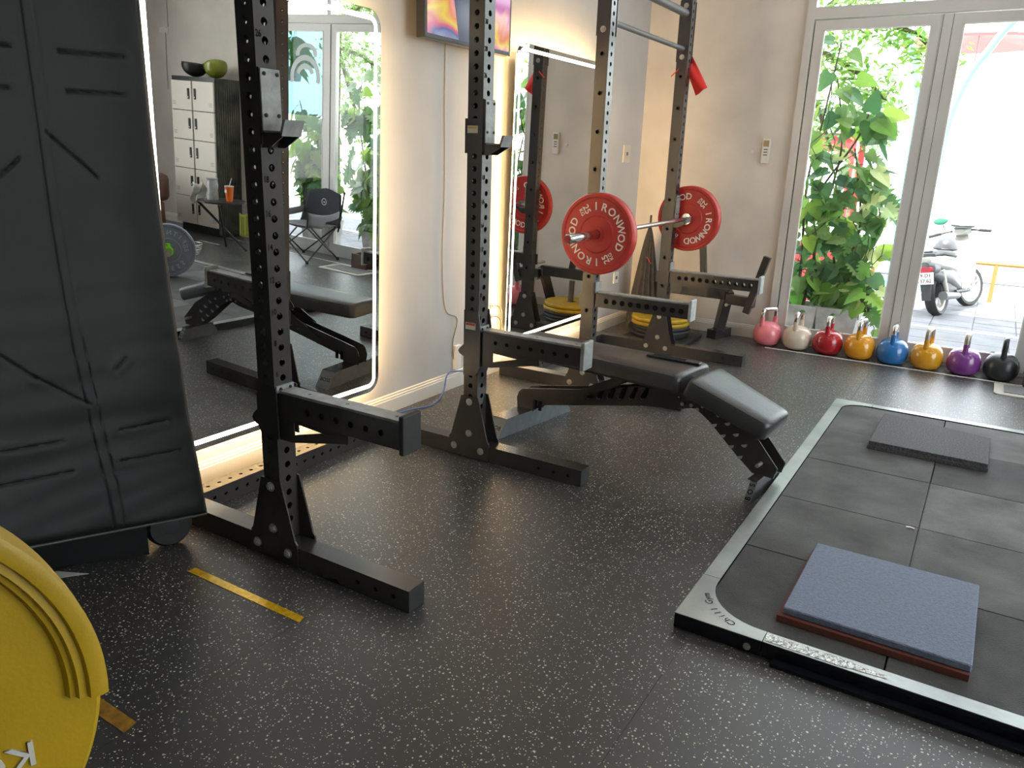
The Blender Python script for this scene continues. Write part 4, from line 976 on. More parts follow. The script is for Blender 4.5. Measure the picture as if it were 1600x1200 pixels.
# folding table with drink, jar, bag
TX_, TY_ = 4.45, 3.78; TZ = .53
ft = thing('folding_table', 'small round black folding table in front of the corrugated locker side', 'table', (TX_, TY_, 0))
B().cyl((TX_, TY_, TZ-.018), (TX_, TY_, TZ), .24, 40).build('table_top', M['dark'], ft, smooth=True)
for s in (-1, 1):
    B().tube([(TX_+s*.17, TY_-.17, TZ-.02), (TX_-s*.17, TY_+.17, .008)], .011, 8).build('leg', M['dark'], ft); B().tube([(TX_-s*.17+.02, TY_-.15, TZ-.02), (TX_+s*.17, TY_+.17, .008)], .011, 8).build('leg', M['dark'], ft)
for y in (-.17, .17): B().tube([(TX_-.17, TY_+y, .10), (TX_+.17, TY_+y, .10)], .008, 8).build('stretcher', M['dark'], ft)
cp = thing('drink_cup', 'orange drink in a clear takeaway cup with straw on the folding table', 'cup', (TX_-.10, TY_+.02, TZ))
B().lathe([(0, 0), (.032, 0), (.046, .15), (.044, .15), (0, .148)], 24, (TX_-.10, TY_+.02, TZ+.001), Z_, closed=False).build('cup_body', M['orange'], cp, smooth=True); B().cyl((TX_-.10, TY_+.02, TZ+.151), (TX_-.10, TY_+.02, TZ+.158), .047, 24).build('lid', M['white'], cp); B().tube([(TX_-.10, TY_+.02, TZ+.15), (TX_-.13, TY_+.03, TZ+.24)], .004, 8).build('straw', M['white'], cp)
B().bb(TX_-.115, TX_-.085, TY_-.026, TY_-.022, TZ+.09, TZ+.12).build('cup_label', M['white'], cp)
jr = thing('glass_jar', 'clear glass jar on the folding table beside the orange drink', 'jar', (TX_+.06, TY_-.06, TZ))
B().lathe([(0, .001), (.055, .001), (.06, .02), (.05, .10), (.058, .15), (.05, .20), (.062, .22), (.055, .22), (.044, .2), (.05, .15), (.044, .10), (.052, .02), (0, .008)], 28, (TX_+.06, TY_-.06, TZ), Z_, closed=False).build('jar_body', mat('jar_glass', (.42, .44, .44), .1, noise=(20, .2)), jr, smooth=True)
def bagp(a, c): return V((TX_+.13+.14*a+.02*math.sin(c*7), TY_-.10-.05*a+.03*math.sin(a*9+c*5), TZ+.02+.17*c-.06*a+.02*math.sin(a*11)))
o = B().grid(bagp, 12, 12).build('plastic_bag', M['bagp'], smooth=True); md = o.modifiers.new('s', 'SOLIDIFY'); md.thickness = .002; solo(o, 'crinkled clear plastic bag on the folding table beside the jar', 'bag')
def clp(a, c): return V((4.36+.17*a, TY_+.30+.012*math.sin(a*12), .13+.24*c+.015*math.sin(a*7)))
o = B().grid(clp, 10, 8).build('cleaning_cloth', M['cloth'], smooth=True); md = o.modifiers.new('s', 'SOLIDIFY'); md.thickness = .006; solo(o, 'yellow green cloth hanging behind the folding table legs', 'cloth')
# wire basket with red thing
wbk = thing('wire_basket', 'low round wire basket on the floor beyond the blue grey plate', 'basket', (4.45, 3.36, 0))
for z, r in ((.01, .10), (.06, .12), (.11, .135)): B().tube([(4.45+r*math.cos(a), 3.36+r*math.sin(a), z) for a in [2*PI*k/24 for k in range(24)]], .004, 6, closed=True).build('ring_wire', M['bolt'], wbk)
for k in range(12): a = 2*PI*k/12; B().tube([(4.45+.10*math.cos(a), 3.36+.10*math.sin(a), .01), (4.45+.135*math.cos(a), 3.36+.135*math.sin(a), .11)], .003, 5).build('upright_wire', M['bolt'], wbk)
solo(B().sph((4.43, 3.36, .065), .05).build('red_ball', mat('magenta_plastic', (.5, .03, .10), .3), smooth=True), 'small dark red ball inside the wire basket', 'ball')
# camp chair
CX, CY = 3.70, 4.22
cc = thing('camp_chair', 'folding camp chair with dark navy back and crossed steel legs by the doors', 'camp chair', (CX, CY, 0))
fp_ = [(CX-.26, CY-.20), (CX+.26, CY-.20), (CX+.26, CY+.24), (CX-.26, CY+.24)]
for (a, b2) in ((0, 1), (1, 0), (1, 2), (2, 1), (3, 0), (0, 3), (2, 3), (3, 2)):
    p, q = fp_[a], fp_[b2]; B().tube([(p[0], p[1], .012), (q[0], q[1], .37)], .008, 8).build('leg', M['dark'], cc, smooth=True)
for p in fp_: B().cyl((p[0], p[1], 0), (p[0], p[1], .03), .016, 10).build('foot', M['rubber'], cc)
for x in (CX-.26, CX+.26): B().tube([(x, CY+.24, .30), (x+(x-CX)*.15, CY+.29, .72)], .009, 8).build('back_pole', M['dark'], cc, smooth=True)
def cseat(a, c): return V((CX+(a-.5)*.50, CY-.20+.44*c, .385-.05*math.sin(a*PI)*math.sin(c*PI)-.02*c))
o = B().grid(cseat, 10, 8).build('seat', M['campg'], cc, smooth=True); md = o.modifiers.new('s', 'SOLIDIFY'); md.thickness = .006
def cback(a, c):
    x = (a-.5)*(.60-.10*c); return V((CX+x, CY+.235+.06*c+.06*math.cos((a-.5)*PI)*.6, .34+.37*c-.03*abs(a-.5)*2*c+.015*math.sin(a*PI)*c))
o = B().grid(cback, 12, 10).build('backrest', M['campf'], cc, smooth=True); md = o.modifiers.new('s', 'SOLIDIFY'); md.thickness = .008
for s in (-1, 1):
    def arm(a, c, s=s): return V((CX+s*(.27+.03*math.sin(a*PI)), CY-.20+.45*a, .52-.03*math.sin(a*PI)-.14*c*(1 if a < .5 else .5)))
    o = B().grid(arm, 8, 4).build('arm_sling', M['campg'], cc, smooth=True); md = o.modifiers.new('s', 'SOLIDIFY'); md.thickness = .004
    B().tube([(CX+s*.26, CY-.20, .36), (CX+s*.27, CY-.20, .52)], .008, 8).build('arm_pole', M['dark'], cc, smooth=True)
b = B(); b.lathe([(.030, 0), (.036, 0), (.036, .001), (.030, .001)], 24, (CX-.10, CY+.19, .60), -Y_); b.prism([(-.02, -.006), (.0, .006), (.008, -.002), (.02, .006), (.004, -.010)], (CX-.10, CY+.19, .60), X_, Z_, -Y_, .001)
b.build('round_badge', M['white'], cc)
# planter box
px_ = thing('wooden_box', 'dark wooden box on the floor beside the doormat', 'box', (2.96, 4.30, 0))
for nm, a in (('side_board', (2.86, 3.06, 4.24, 4.255, .0, .15)), ('side_board', (2.86, 3.06, 4.365, 4.38, 0, .15)), ('side_board', (2.86, 2.875, 4.256, 4.364, 0, .15)), ('side_board', (3.045, 3.06, 4.256, 4.364, 0, .15)), ('bottom_board', (2.876, 3.044, 4.256, 4.364, 0, .012))):
    B().bb(*a).build(nm, M['wood'], px_)
px_.location.y += .03
# barbell on the platform with the blue grey plate
BP = V((3.42, 2.42, PLZ+.2255)); bn = V((-.62, -.40, 0)).normalized()
bumper('weight_plate', 'blue grey weight plate with pale lettering, standing on the platform', 'weight plate', BP, bn, .225, .06, M['plateblue'], M['plateblue'], 'FITNESS', .052, 150, 18, M['letblue'], weights=('10', 'KG'), wa=-10)
b2 = thing('barbell', 'grey barbell standing on the platform through the blue grey plate', 'barbell', BP-Z_*.025)
B().lathe([(0, -.17), (.0245, -.17), (.0245, .05), (0, .05)], 24, BP, bn, closed=False).build('sleeve', M['chromer'], b2, smooth=True) if False else None
B().cyl(BP-bn*.034, BP+bn*.20, .0245, 24).build('sleeve', M['chromer'], b2, smooth=True); B().cyl(BP-bn*.034, BP-bn*.42, .030, 24).build('grip_sleeve', M['darkg'], b2, smooth=True)
ck = thing('collar_clamp', 'lime green clamp on the bar beside the blue grey plate', 'collar', BP+bn*.06)
b = B().lathe([(.0265, .036), (.042, .036), (.044, .05), (.044, .075), (.038, .088), (.0265, .088)], 24, BP, bn); b.build('clamp_ring', M['lime'], ck, smooth=True); b = B(); q = BP+bn*.06+V((0, 0, .05)); b.box((q.x, q.y, q.z), (.04, .03, .03)); b.build('lever', M['lime'], ck)

# ================================================================ outside
ter = struct(B().bb(-3, 9, YB_+.2, 6.62, -.4, -.085).build('trim_3', M['pave']))
gr_ = struct(B().bb(-8, 14, 6.62, 10.1, -.6, -.255).build('ground', M['pave']))
struct(B().bb(-3, 9, 6.56, 6.64, -.30, -.075).build('trim_4', M['kerb']))  # step edge, with the light on it put into its pale colour
far = struct(B().bb(-30, 30, 10.1, 60, -.9, -.45).build('ground', M['road']))
# paving slabs near the doors, each one a piece
random.seed(11)
for i in range(14):
    for j in range(5):
        x0, y0_ = 1.0+i*.30, YB_+.215+j*.385
        if x0 > 4.9: continue
        B().bb(x0+.004, x0+.296, y0_+.004, min(y0_+.381, 6.552), -.085, -.074-random.random()*.002).build('paving_slab', M['pave'], ter)
for i in range(13):
    for j in range(9):
        x0, y0_ = .9+i*.40, 6.65+j*.38
        if y0_+.37 > 10.1: continue
        B().bb(x0+.005, x0+.395, y0_+.005, y0_+.375, -.255, -.244-random.random()*.003).build('paving_slab', M['pave'], gr_)
struct(B().bb(-6, 12, YB_+.21, YB_+.24, 3.3, 5.2).build('trim_5', M['facade']))
# railings
def rail_(lab, y, z0, z1, xs, x0, x1, m, r, mid):
    t = thing('railing', lab, 'railing', ((x0+x1)/2, y, z0))
    B().tube([(x0, y, z1), (x1, y, z1)], r, 8).build('top_rail', m, t)
    B().tube([(x0, y, (z0+z1)/2), (x1, y, (z0+z1)/2)], r*.6, 8).build('mid_rail', M['railg'] if mid else m, t)
    for x in xs: B().tube([(x, y, z0), (x, y, z1)], r*.95, 8).build('post', m, t)
rail_('ochre yellow railing behind the scooter', 9.95, -.25, .24, (1.2, 2.62, 4.05, 5.5), .2, 7, M['rail'], .03, True)
rail_('thin grey railing farther off beyond the ochre one', 12.4, -.45, .40, (.9, 1.65, 2.45, 3.3, 4.2, 5.2), 0, 8, M['railg'], .014, True)
# teal arches and red parasol
def arch(pts, lab, r=.05):
    t = thing('teal_pole', lab, 'pole', pts[-1]); P = [V(p) for p in pts]; out = []
    for i in range(len(P)-1):
        p0, p1, p2, p3 = P[max(i-1, 0)], P[i], P[i+1], P[min(i+2, len(P)-1)]
        for k in range(6): u = k/6; out.append(.5*((2*p1)+(p2-p0)*u+(2*p0-5*p1+4*p2-p3)*u*u+(-p0+3*p1-3*p2+p3)*u**3))
    out.append(P[-1]); B().tube(out, r, 10).build('pole', M['teal'], t, smooth=True); B().cyl(V(out[-1])-Z_*.02, V(out[-1])+Z_*.04, r*2.4, 14).build('pole_foot', M['teal'], t)
arch([(3.0, 12, 4.1), (2.55, 12, 3.72), (2.179, 12, 3.313), (1.99, 12, 3.0), (1.847, 12, 2.753), (1.73, 12, 2.407), (1.65, 12, 1.916), (1.62, 12, 1.0), (1.62, 12, -.43)], 'curved teal pole crossing the view through the right glass door')
arch([(.62, 12.1, 4.1), (.902, 12.1, 3.332), (1.049, 12.1, 2.949), (1.171, 12.1, 2.412), (1.2, 12.1, 1.9), (1.2, 12.1, -.43)], 'curved teal pole seen past the leaves in the left glass door')
ru = thing('red_parasol', 'faded red open parasol far beyond the glass doors', 'parasol', (1.9, 14, -.45))
b = B().lathe([(0, 3.56), (.5, 3.50), (1.15, 3.38), (1.15, 3.34), (.5, 3.44), (0, 3.5)], 10, (1.75, 14, 0), Z_, closed=False); b.build('canopy', M['redb'], ru); B().cyl((1.75, 14, -.45), (1.75, 14, 3.5), .011, 10).build('pole', M['railg'], ru)
# stall with red panels and a pale roof, seen through the plants
stl = thing('market_stall', 'small stall with red panels and pale roof behind the climbing plant', 'stall', (.75, 8.3, -.25))
B().prism([(.3, 1.84), (1.1, 1.76), (1.1, 1.72), (.3, 1.80)], (0, 7.9, 0), X_, Z_, Y_, .9).build('roof', M['roofg'], stl); B().bb(.35, 1.0, 7.98, 8.02, 1.52, 1.72).build('sign_board', M['redb'], stl)
for x in (.38, 1.02): B().bb(x-.03, x+.03, 7.97, 8.03, -.25, 1.76).build('post', M['redb'], stl); B().bb(x-.03, x+.03, 8.67, 8.73, -.25, 1.76).build('post', M['redb'], stl)
B().bb(.41, .99, 7.98, 8.01, -.25, .5).build('panel', M['redb'], stl)

# scooter
HD = math.atan2(1.02, .28)-PI/2   # travel direction in local +y
sc2 = thing('scooter', 'white and grey motor scooter parked on the paving outside', 'scooter', (2.13, 8.42, -.25), HD)
def wheel(nm, y, R, w, rz):
    rot = Matrix.Translation((0, y, R)) @ Matrix.Rotation(rz, 4, 'Z'); ax = rot.to_3x3() @ X_; o = V((0, y, R))
    wl_ = B().lathe([(R*.78, -w*.42), (R*.92, -w*.5), (R*.985, -w*.3), (R, 0), (R*.985, w*.3), (R*.92, w*.5), (R*.78, w*.42)], 36, o, ax).build(nm, M['rubber'], sc2, smooth=True, world=False)
    B().lathe([(R*.66, -w*.3), (R*.79, -w*.38), (R*.79, w*.38), (R*.66, w*.3)], 36, o, ax).build('wheel_rim', M['bikew'], sc2, smooth=True, world=False)
    b = B(); b.cyl(o-ax*w*.5, o+ax*w*.5, R*.14, 14)
    for k in range(5):
        a = 2*PI*k/5; d = Z_*math.cos(a)+ax.cross(Z_)*math.sin(a); b.cyl(o, o+d*R*.68, .012, 6)
    b.build('wheel_spokes', M['alu2'], sc2, world=False)
wheel('rear_wheel', 0, .245, .11, 0); wheel('front_wheel', 1.06, .245, .08, -.30)
def loft(secs, nm, m, n=14):
    """secs: (y, z centre, half width, half height)"""
    b = B(); rows = []
    for y, z, hw, hh in secs: rows.append([b.b.verts.new((math.copysign(abs(math.cos(t))**.7, math.cos(t))*hw, y, z+math.copysign(abs(math.sin(t))**.7, math.sin(t))*hh)) for t in [2*PI*k/n for k in range(n)]])
    for A, C in zip(rows, rows[1:]):
        for k in range(n): b.b.faces.new([A[k], A[(k+1) % n], C[(k+1) % n], C[k]])
    b.b.faces.new(rows[0]); b.b.faces.new(rows[-1]); return b.build(nm, m, sc2, smooth=True, world=False)
loft([(-.30, .62, .06, .05), (-.22, .62, .12, .07), (0, .60, .15, .09), (.25, .56, .15, .10), (.42, .50, .11, .09), (.50, .44, .05, .06)], 'side_fairing', M['bikew'])
loft([(-.24, .70, .08, .02), (-.05, .715, .12, .035), (.2, .69, .13, .04), (.42, .66, .10, .035), (.50, .63, .05, .02)], 'seat', M['biked'])
loft([(-.34, .58, .05, .05), (-.30, .56, .10, .07), (-.2, .55, .12, .07)], 'tail_panel', M['bikeg']); loft([(-.352, .545, .07, .028), (-.335, .545, .09, .032)], 'tail_lamp', M['tail'])
loft([(-.1, .30, .09, .09), (.1, .32, .10, .11), (.35, .28, .10, .10), (.5, .26, .06, .07)], 'engine', M['biked']); loft([(.3, .24, .12, .03), (.75, .22, .12, .03)], 'floor_board', M['biked']); loft([(-.24, .50, .07, .05), (-.1, .46, .135, .09), (.15, .44, .145, .10), (.40, .36, .13, .12), (.56, .30, .09, .07)], 'lower_fairing', M['bikeg'])
loft([(.62, .30, .13, .10), (.72, .45, .19, .18), (.80, .62, .17, .14), (.86, .76, .10, .08), (.88, .86, .07, .05)], 'leg_shield', M['bikew']); loft([(.80, .56, .12, .13), (.93, .50, .08, .10), (1.0, .44, .03, .05)], 'front_fairing', M['bikeg'])
loft([(.78, .92, .06, .03), (.86, .93, .12, .06), (.95, .92, .08, .05)], 'headlamp_shroud', M['bikew'])
B().prism([(-.06, .42), (.06, .42), (.045, .20), (-.045, .20)], (0, -.315, 0), X_, Z_, -Y_, .01).build('mudguard', M['biked'], sc2, world=False)
pt_ = B().bb(-.095, .095, -.362, -.354, .385, .515).build('number_plate', M['white'], sc2, world=False)
b = B(); text(b, '29-D1', (0, -.3632, .480), X_, Z_, .055, bold=.01); text(b, '137.62', (0, -.3632, .420), X_, Z_, .055, bold=.01); b.build('lettering', M['number'], pt_, world=False, fix=False)
b = B(); b.tube([(-.30, .76, .90), (-.16, .81, .93), (0, .86, .94), (.14, .86, .93), (.26, .85, .90)], .012, 8); b.build('handlebar', M['biked'], sc2, world=False)
for s in (-1, 1):
    B().cyl((s*.33, .79+.04*s, .895), (s*.20, .815+.03*s, .918), .018, 10).build('grip', M['rubber'], sc2, world=False)
    if s < 0: B().tube([(s*.15, .82, .93), (s*.20, .81, 1.05)], .006, 6).build('mirror_stem', M['biked'], sc2, world=False); B().sph((s*.21, .81, 1.07), .06, 1.4, .25, .7).build('wing_mirror', M['green'], sc2, smooth=True, world=False)
for s in (-1, 1): B().tube([(s*.055, 1.06, .245), (s*.055, .90, .62)], .018, 8).build('front_fork', M['alu2'], sc2, world=False)
B().tube([(.11, -.02, .25), (.11, -.12, .52)], .026, 10).build('rear_shock', M['bikew'], sc2, world=False)
B().cyl((.14, -.22, .24), (.14, .25, .20), .05, 14, r2=.035).build('exhaust', M['bikeg'], sc2, smooth=True, world=False)
B().tube([(-.10, .30, .22), (-.20, .26, .01)], .010, 8).build('side_stand', M['biked'], sc2, world=False)
B().tube([(-.09, -.25, .73), (-.10, -.38, .74), (.10, -.38, .74), (.09, -.25, .73)], .012, 8).build('grab_rail', M['biked'], sc2, world=False)
sc2.rotation_euler = (0, -.20, HD)
Ms = Matrix.Translation((2.13, 8.42, -.25)) @ Matrix.Rotation(HD, 4, 'Z') @ Matrix.Rotation(-.20, 4, 'Y')
def helm(lab, p, m, r):
    q = Ms @ V(p); t = thing('helmet', lab, 'helmet', q)
    b = B().lathe([(0, r*.95), (r*.45, r*.88), (r*.8, r*.55), (r, .1*r), (r*.97, -.25*r), (r*.88, -.25*r), (r*.9, .1*r), (r*.7, .5*r), (0, .85*r)], 24, q+Z_*.25*r, Z_, closed=False); b.build('shell', m, t, smooth=True)
    B().lathe([(r*.99, -.2*r), (r*1.04, -.12*r), (r*1.0, -.04*r)], 24, q+Z_*.25*r, Z_, closed=False).build('rim_trim', M['biked'], t)
helm('dark grey helmet resting on the scooter seat', (0, .30, .735), M['bikeg'], .13); helm('pale blue grey helmet on the scooter handlebar', (.02, .84, .975), mat('pale_helmet', (.30, .42, .42), .25), .13)

# ---------------------------------------------------------------- plants
def leafmesh(kind):
    b = B()
    if kind == 'heart': out = [(0, 0), (-.22, -.10), (-.40, .02), (-.44, .25), (-.34, .55), (-.16, .85), (0, 1.08)]
    elif kind == 'split': out = [(0, 0), (-.25, -.12), (-.46, .02), (-.30, .12), (-.56, .26), (-.30, .32), (-.55, .50), (-.26, .50), (-.42, .74), (-.18, .68), (-.18, .92), (0, 1.08)]
    else: out = [(0, 0), (-.09, .15), (-.12, .45), (-.08, .8), (0, 1.15)]
    n = len(out)
    def z(x, y): return .10*abs(x)-.22*y*y
    mid = [(0, y) for x, y in out]
    for s in (1, -1):
        for i in range(n-1):
            a, c = out[i], out[i+1]; ya, yc = max(0, a[1]), max(0, c[1])
            pts = [(0, ya), (0, yc), (-s*abs(c[0]), c[1]), (-s*abs(a[0]), a[1])]
            q = []
            for p in pts:
                if not q or p != q[-1]: q.append(p)
            if q[0] == q[-1]: q.pop()
            if len(q) > 2: b.face([V((x, y, z(x, y))) for x, y in q])
    bmesh.ops.remove_doubles(b.b, verts=b.b.verts[:], dist=1e-4)
    me = bpy.data.meshes.new('leaf_'+kind); b.b.to_mesh(me); b.b.free(); return me
LMS = {}
for k in ('heart', 'split', 'lance'):
    me = leafmesh(k)
    for mk in ('leafA', 'leafB', 'leafC', 'leafD'): m2 = me.copy(); m2.materials.append(M[mk]); LMS[k, mk] = m2
def put_leaf(root, base, d, size, kind, mk, roll=None, nm='leaf'):
    o = bpy.data.objects.new(nm, LMS[kind, mk]); COL.objects.link(o); d = V(d).normalized()
    up = V((random.uniform(-.4, .4), -.75+random.uniform(-.4, .4), .7)); x = d.cross(up).normalized(); z = x.cross(d)
    m = Matrix((x, d, z)).transposed().to_4x4(); w = Matrix.Translation(base) @ m @ Matrix.Scale(size, 4)
    o.parent = root; o.matrix_local = WM[root].inverted() @ w; return o
def pot_plant(name, label, x, y, z, potr, poth, potm, stems, kinds, mks, size, n, spread, cat='potted plant', bushy=0, square=True):
    t = thing(name, label, cat, (x, y, z))
    if square:
        b = B(); q = [(-.8, -.8), (.8, -.8), (.8, .8), (-.8, .8)]; q2 = [(-1, -1), (1, -1), (1, 1), (-1, 1)]
        lo = [V((x+a*potr, y+c*potr, z)) for a, c in q]; hi = [V((x+a*potr, y+c*potr, z+poth)) for a, c in q2]; hi2 = [V((x+a*potr*.86, y+c*potr*.86, z+poth)) for a, c in q2]; lo2 = [V((x+a*potr*.86, y+c*potr*.86, z+poth*.85)) for a, c in q2]
        for i in range(4):
            j = (i+1) % 4
            for A, C in ((lo, hi), (hi, hi2), (hi2, lo2)): b.face([A[i], A[j], C[j], C[i]])
        b.face(lo); b.build('pot', potm, t)
    else: B().lathe([(0, 0), (potr*.72, 0), (potr, poth), (potr*.88, poth), (potr*.8, poth*.8), (0, poth*.8)], 28, (x, y, z), Z_, closed=False).build('pot', potm, t, smooth=True)
    B().bb(x-potr*.68, x+potr*.68, y-potr*.68, y+potr*.68, z+poth*.74, z+poth*.83).build('soil', M['soil'], t)
    paths = []
    for s in stems:
        P = [V((x+random.uniform(-.4, .4)*potr, y+random.uniform(-.4, .4)*potr, z+poth*.8))]+[V(p) for p in s]; out = []
        for i in range(len(P)-1):
            p0, p1, p2, p3 = P[max(i-1, 0)], P[i], P[i+1], P[min(i+2, len(P)-1)]
            for k in range(7): u = k/7; out.append(.5*((2*p1)+(p2-p0)*u+(2*p0-5*p1+4*p2-p3)*u*u+(-p0+3*p1-3*p2+p3)*u**3))
        out.append(P[-1]); paths.append(out); B().tube(out, [.014-.009*i/len(out) for i in range(len(out))], 7).build('stem', M['stem'], t, smooth=True)
    if len(stems) > 2:
        for k in range(7):
            q = paths[k % len(paths)][int(random.uniform(.5, .95)*(len(paths[k % len(paths)])-1))]; L = random.uniform(.3, .75)
            B().tube([q+V((random.uniform(-.05, .05)+.06*math.sin(k+j*.8), -.05*min(j, 2)/2, -L*j/6)) for j in range(7)], .0035, 5).build('hanging_root', M['stem'], t, smooth=True)
    for i in range(n):
        pa = paths[i % len(paths)]; q = pa[int(random.uniform(.12, 1)*(len(pa)-1))]
        d = V((random.uniform(-1, 1), random.uniform(-1, .35), random.uniform(-.75, .55))).normalized()
        L = random.uniform(.3, 1)*spread; base = q+V((d.x*L, d.y*L*.5, d.z*L*.6))
        if base.y < YB_+.17: base.y = YB_+.17+random.random()*.06
        if i % 3 == 0: B().tube([q, q.lerp(base, .5)+Z_*.02, base], .0028, 5).build('leaf_stalk', M['stem'], t)
        if base.z < z+poth+.05 and abs(base.x-x) < potr+.05: base.z = z+poth+.08+random.random()*.25
        sz = size*random.uniform(.65, 1.1); dd = V((d.x, -abs(d.y)*.15, d.z-.5))
        put_leaf(t, base, dd, sz, random.choice(kinds), random.choice(mks))
    return t
random.seed(21)
Yp = 5.02
pot_plant('climbing_plant', 'tall climbing plant with large green leaves outside the left glass door, by the wall', 1.26, Yp, -.074, .15, .34, M['pot'],
          [[(1.22, Yp, .6), (1.18, Yp, 1.2), (1.24, Yp-.03, 1.7), (1.30, Yp-.05, 2.25)], [(1.30, Yp, .5), (1.34, Yp, 1.0), (1.40, Yp, 1.5), (1.30, Yp, 2.0)], [(1.32, Yp, .6), (1.22, Yp, 1.0), (1.50, Yp-.02, 1.55), (1.56, Yp, 1.75)]],
          ['heart', 'heart', 'lance'], ['leafA', 'leafB', 'leafA', 'leafC'], .155, 165, .20)
pot_plant('climbing_plant', 'leafy climbing plant spilling from the second pot outside the left glass door', 1.56, Yp+.05, -.074, .16, .34, M['pot'],
          [[(1.55, Yp, .5), (1.62, Yp, .9), (1.56, Yp, 1.25), (1.50, Yp-.02, 1.5)], [(1.62, Yp, .45), (1.72, Yp, .7), (1.76, Yp, .95), (1.70, Yp, 1.15)], [(1.66, Yp, .38), (1.74, Yp-.04, .42), (1.78, Yp-.05, .3), (1.78, Yp-.05, .15)], [(1.50, Yp, .5), (1.44, Yp, .9), (1.60, Yp, 1.3)]],
          ['heart', 'split', 'heart', 'lance'], ['leafA', 'leafA', 'leafB', 'leafC', 'leafA', 'leafD'], .165, 150, .18)
pot_plant('climbing_plant', 'big leaved climber reflected beyond the camp chair, right of the door post', 3.40, Yp+.1, -.074, .17, .34, M['pot'],
          [[(3.45, Yp, .6), (3.5, Yp, 1.1), (3.62, Yp, 1.6)], [(3.5, Yp, .5), (3.58, Yp, .9), (3.7, Yp, 1.5), (3.66, Yp, 1.9)], [(3.3, Yp, .4), (3.25, Yp, .8), (3.35, Yp, 1.2)]],
          ['split', 'heart', 'split'], ['leafA', 'leafB', 'leafC'], .24, 90, .22)
pot_plant('monstera', 'monstera with deeply cut leaves behind the blue tinted glass door', 4.35, Yp+.1, -.074, .18, .36, M['pot'],
          [[(4.38, Yp, .6), (4.45, Yp, 1.1), (4.62, Yp, 1.6)], [(4.3, Yp, .6), (4.2, Yp, 1.0), (4.3, Yp, 1.45)], [(4.45, Yp, .5), (4.5, Yp, .9), (4.42, Yp, 1.2)]],
          ['split', 'split', 'heart', 'lance'], ['leafA', 'leafB', 'leafA', 'leafC'], .26, 90, .24)
pot_plant('hanging_plant', 'spider plant in a white hanging pot behind the blue tinted glass door', 4.66, Yp-.05, 1.80, .10, .15, M['potw'],
          [[(4.66, Yp-.05, 2.0)], [(4.70, Yp-.05, 1.98)]], ['lance'], ['leafA', 'leafC'], .30, 34, .06, cat='hanging plant', square=False)
hp = [o for o in COL.objects if o.name.startswith('hanging_plant')][0]
for dx in (-.09, .09): B().tube([(4.66+dx, Yp-.05, 1.95), (4.66, Yp-.05, 2.55), (4.66, YB_+.205, 2.95)], .003, 5).build('hanging_cord', M['cord'], hp)
o = B().lathe([(0, 0), (.07, 0), (.085, .05), (.075, .10), (.06, .10), (.05, .02), (0, .02)], 24, (3.72, 4.98, -.072), Z_, closed=False).build('garden_pot', M['terra'], smooth=True); solo(o, 'small orange pot on the paving behind the camp chair', 'pot')
# trees with bright overhanging foliage: far too many leaves to count
def tree(name, lab, x, y, z, branches, n, mk, size):
    t = thing(name, lab, 'tree', (x, y, z)); b0 = V((x, y, z)); top = V(branches[0][0])
    B().tube([b0, b0.lerp(top, .5)+V((.05, .02, 0)), top], [.09, .07, .05], 10).build('trunk', M['stem'], t, smooth=True)
    for bi, br in enumerate(branches):
        if len(br) > 1: B().tube([V(p) for p in br], [.03-.02*i/len(br) for i in range(len(br))], 7).build('branch', M['stem'], t, smooth=True)
    b = B(); pts = []
    for br in branches:
        for i in range(len(br)-1):
            for k in range(n//max(1, sum(len(q)-1 for q in branches))): pts.append((V(br[i]).lerp(V(br[i+1]), random.random()), i))
    for p, i in pts:
        c = p+V((random.gauss(0, .10), random.gauss(0, .12), random.gauss(-.02, .10))); s = size*random.uniform(.7, 1.2)
        d = V((random.uniform(-1, 1), random.uniform(-1, 1), random.uniform(-.8, .3))).normalized(); u = d.cross(V((random.uniform(-.3, .3), -.6, .8))).normalized()
        b.face([c, c+d*s*.4+u*s*.22, c+d*s, c+d*s*.4-u*s*.22])
    o = b.build('foliage', M[mk], t, fix=False); o['kind'] = 'stuff'
    return t
random.seed(5)
tree('garden_tree', 'tree whose bright leafy branch hangs across the top of the left glass door', .45, 6.3, -.085, [[(.55, 6.2, 2.4), (.95, 6.0, 2.60), (1.35, 5.9, 2.55), (1.70, 5.9, 2.42), (1.92, 5.9, 2.22)], [(.55, 6.2, 2.4), (1.0, 6.0, 2.3), (1.35, 5.9, 2.1), (1.55, 5.9, 1.9)], [(.55, 6.2, 2.4), (1.1, 6.0, 2.8), (1.7, 5.9, 2.75)], [(.55, 6.2, 2.3), (.95, 6.1, 1.9), (1.15, 6.0, 1.5)]], 2600, 'leafC', .085)
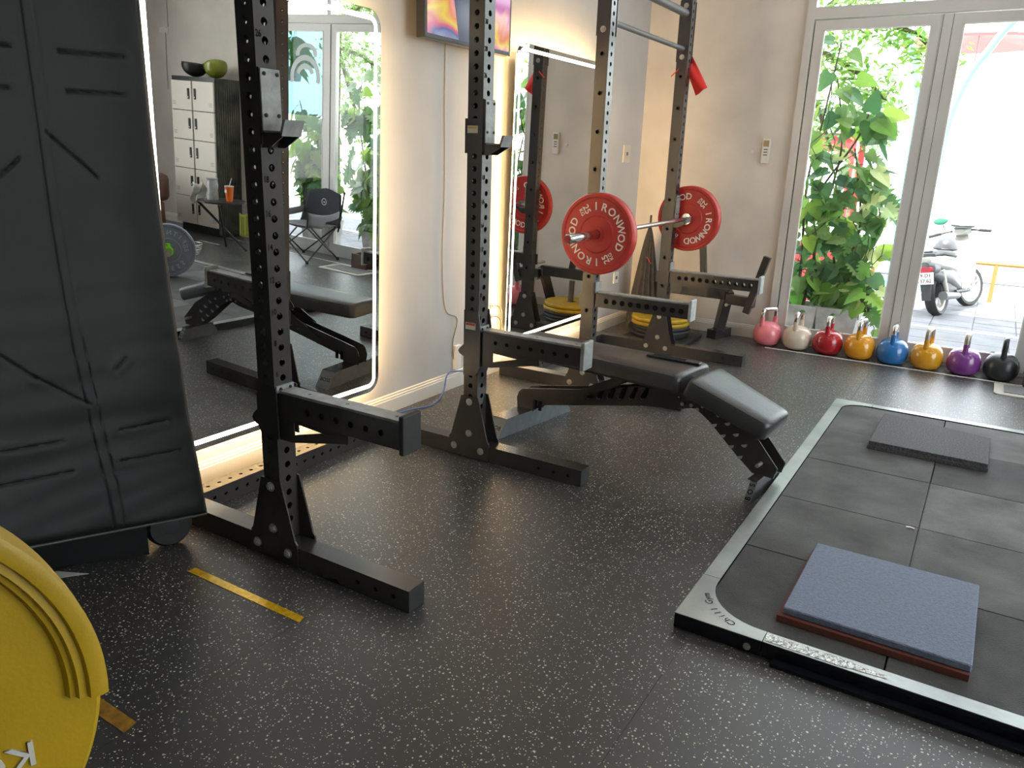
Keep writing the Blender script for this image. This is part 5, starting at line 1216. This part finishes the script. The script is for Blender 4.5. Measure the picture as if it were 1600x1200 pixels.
tree('garden_tree', 'tree with fresh green branches reflected in the first mirror above the camp chair', 5.4, 6.4, -.085, [[(5.2, 6.2, 2.5), (4.6, 6.0, 2.75), (4.1, 5.9, 2.7), (3.7, 5.8, 2.4)], [(5.2, 6.2, 2.3), (4.7, 6.1, 2.2), (4.2, 6.0, 2.0), (3.75, 5.9, 1.95)], [(5.2, 6.2, 2.3), (4.8, 6.1, 1.6), (4.4, 6.0, 1.2)], [(5.2, 6.2, 2.6), (4.3, 6.2, 3.1), (3.6, 6.0, 3.0)]], 2800, 'leafC', .085)
tree('street_tree', 'small pale tree far off to the right beyond the railings', 4.05, 19, -.45, [[(4.0, 19, .9), (4.2, 19, 1.1)], [(4.0, 19, .9), (3.8, 19.2, 1.2)], [(4.0, 19, .8), (4.1, 18.8, .5)]], 700, 'hedge', .16)
tree('street_tree', 'small tree far beyond the stall, between the teal pole and the leaves', -.1, 15, -.45, [[(.1, 15, 2.2), (.5, 15, 2.9)], [(.1, 15, 2.1), (.75, 15, 2.5)], [(.1, 15, 1.8), (.6, 15.1, 2.0)]], 500, 'hedge', .13)
# pale strip added for the glints of light at the threshold
struct(B().bb(1.17, 4.6, 4.33, 4.345, .0, .003).build('glint_strip', M['alu2']))

# small things outside and on the reflected wall
for x, y, m, lab in ((2.44, 5.25, 'redb', 'dark red sandal on the paving outside, behind the purple kettlebell'), (2.66, 5.35, 'darkg', 'dark grey sandal on the paving outside, behind the black kettlebell')):
    t = thing('sandal', lab, 'sandal', (x, y, -.073), .4 if m == 'redb' else -.5)
    P = [(math.cos(a)*.045*(1+.15*math.sin(a)), math.sin(a)*.125) for a in [2*PI*k/20 for k in range(20)]]
    B().prism(P, (0, 0, 0), X_, Y_, Z_, .022).build('sole', M[m], t, world=False)
    B().tube([(-.046, .02, .018), (-.03, .04, .055), (0, .05, .068), (.03, .04, .055), (.046, .02, .018)], .011, 8).build('strap', M[m], t, world=False)
wp = thing('taped_wire', 'loose wire end taped to the pale wall, reflected above the lockers', 'wire', (6.5, YB_, 2.15))
B().prism([(0, 0), (.16, .02), (.15, .07), (.04, .09), (-.02, .05)], (6.44, YB_-.004, 2.22), X_, Z_, Y_, .004).build('tape_patch', M['white'], wp)
B().tube([(6.47, YB_-.006, 2.24), (6.48, YB_-.006, 1.9), (6.475, YB_-.006, 1.6)], .003, 6).build('wire', M['cord'], wp); B().tube([(6.42, YB_-.006, 2.30), (6.42, YB_-.006, 2.9), (6.42, YB_-.006, 3.28)], .003, 6).build('wire', M['cord'], wp)
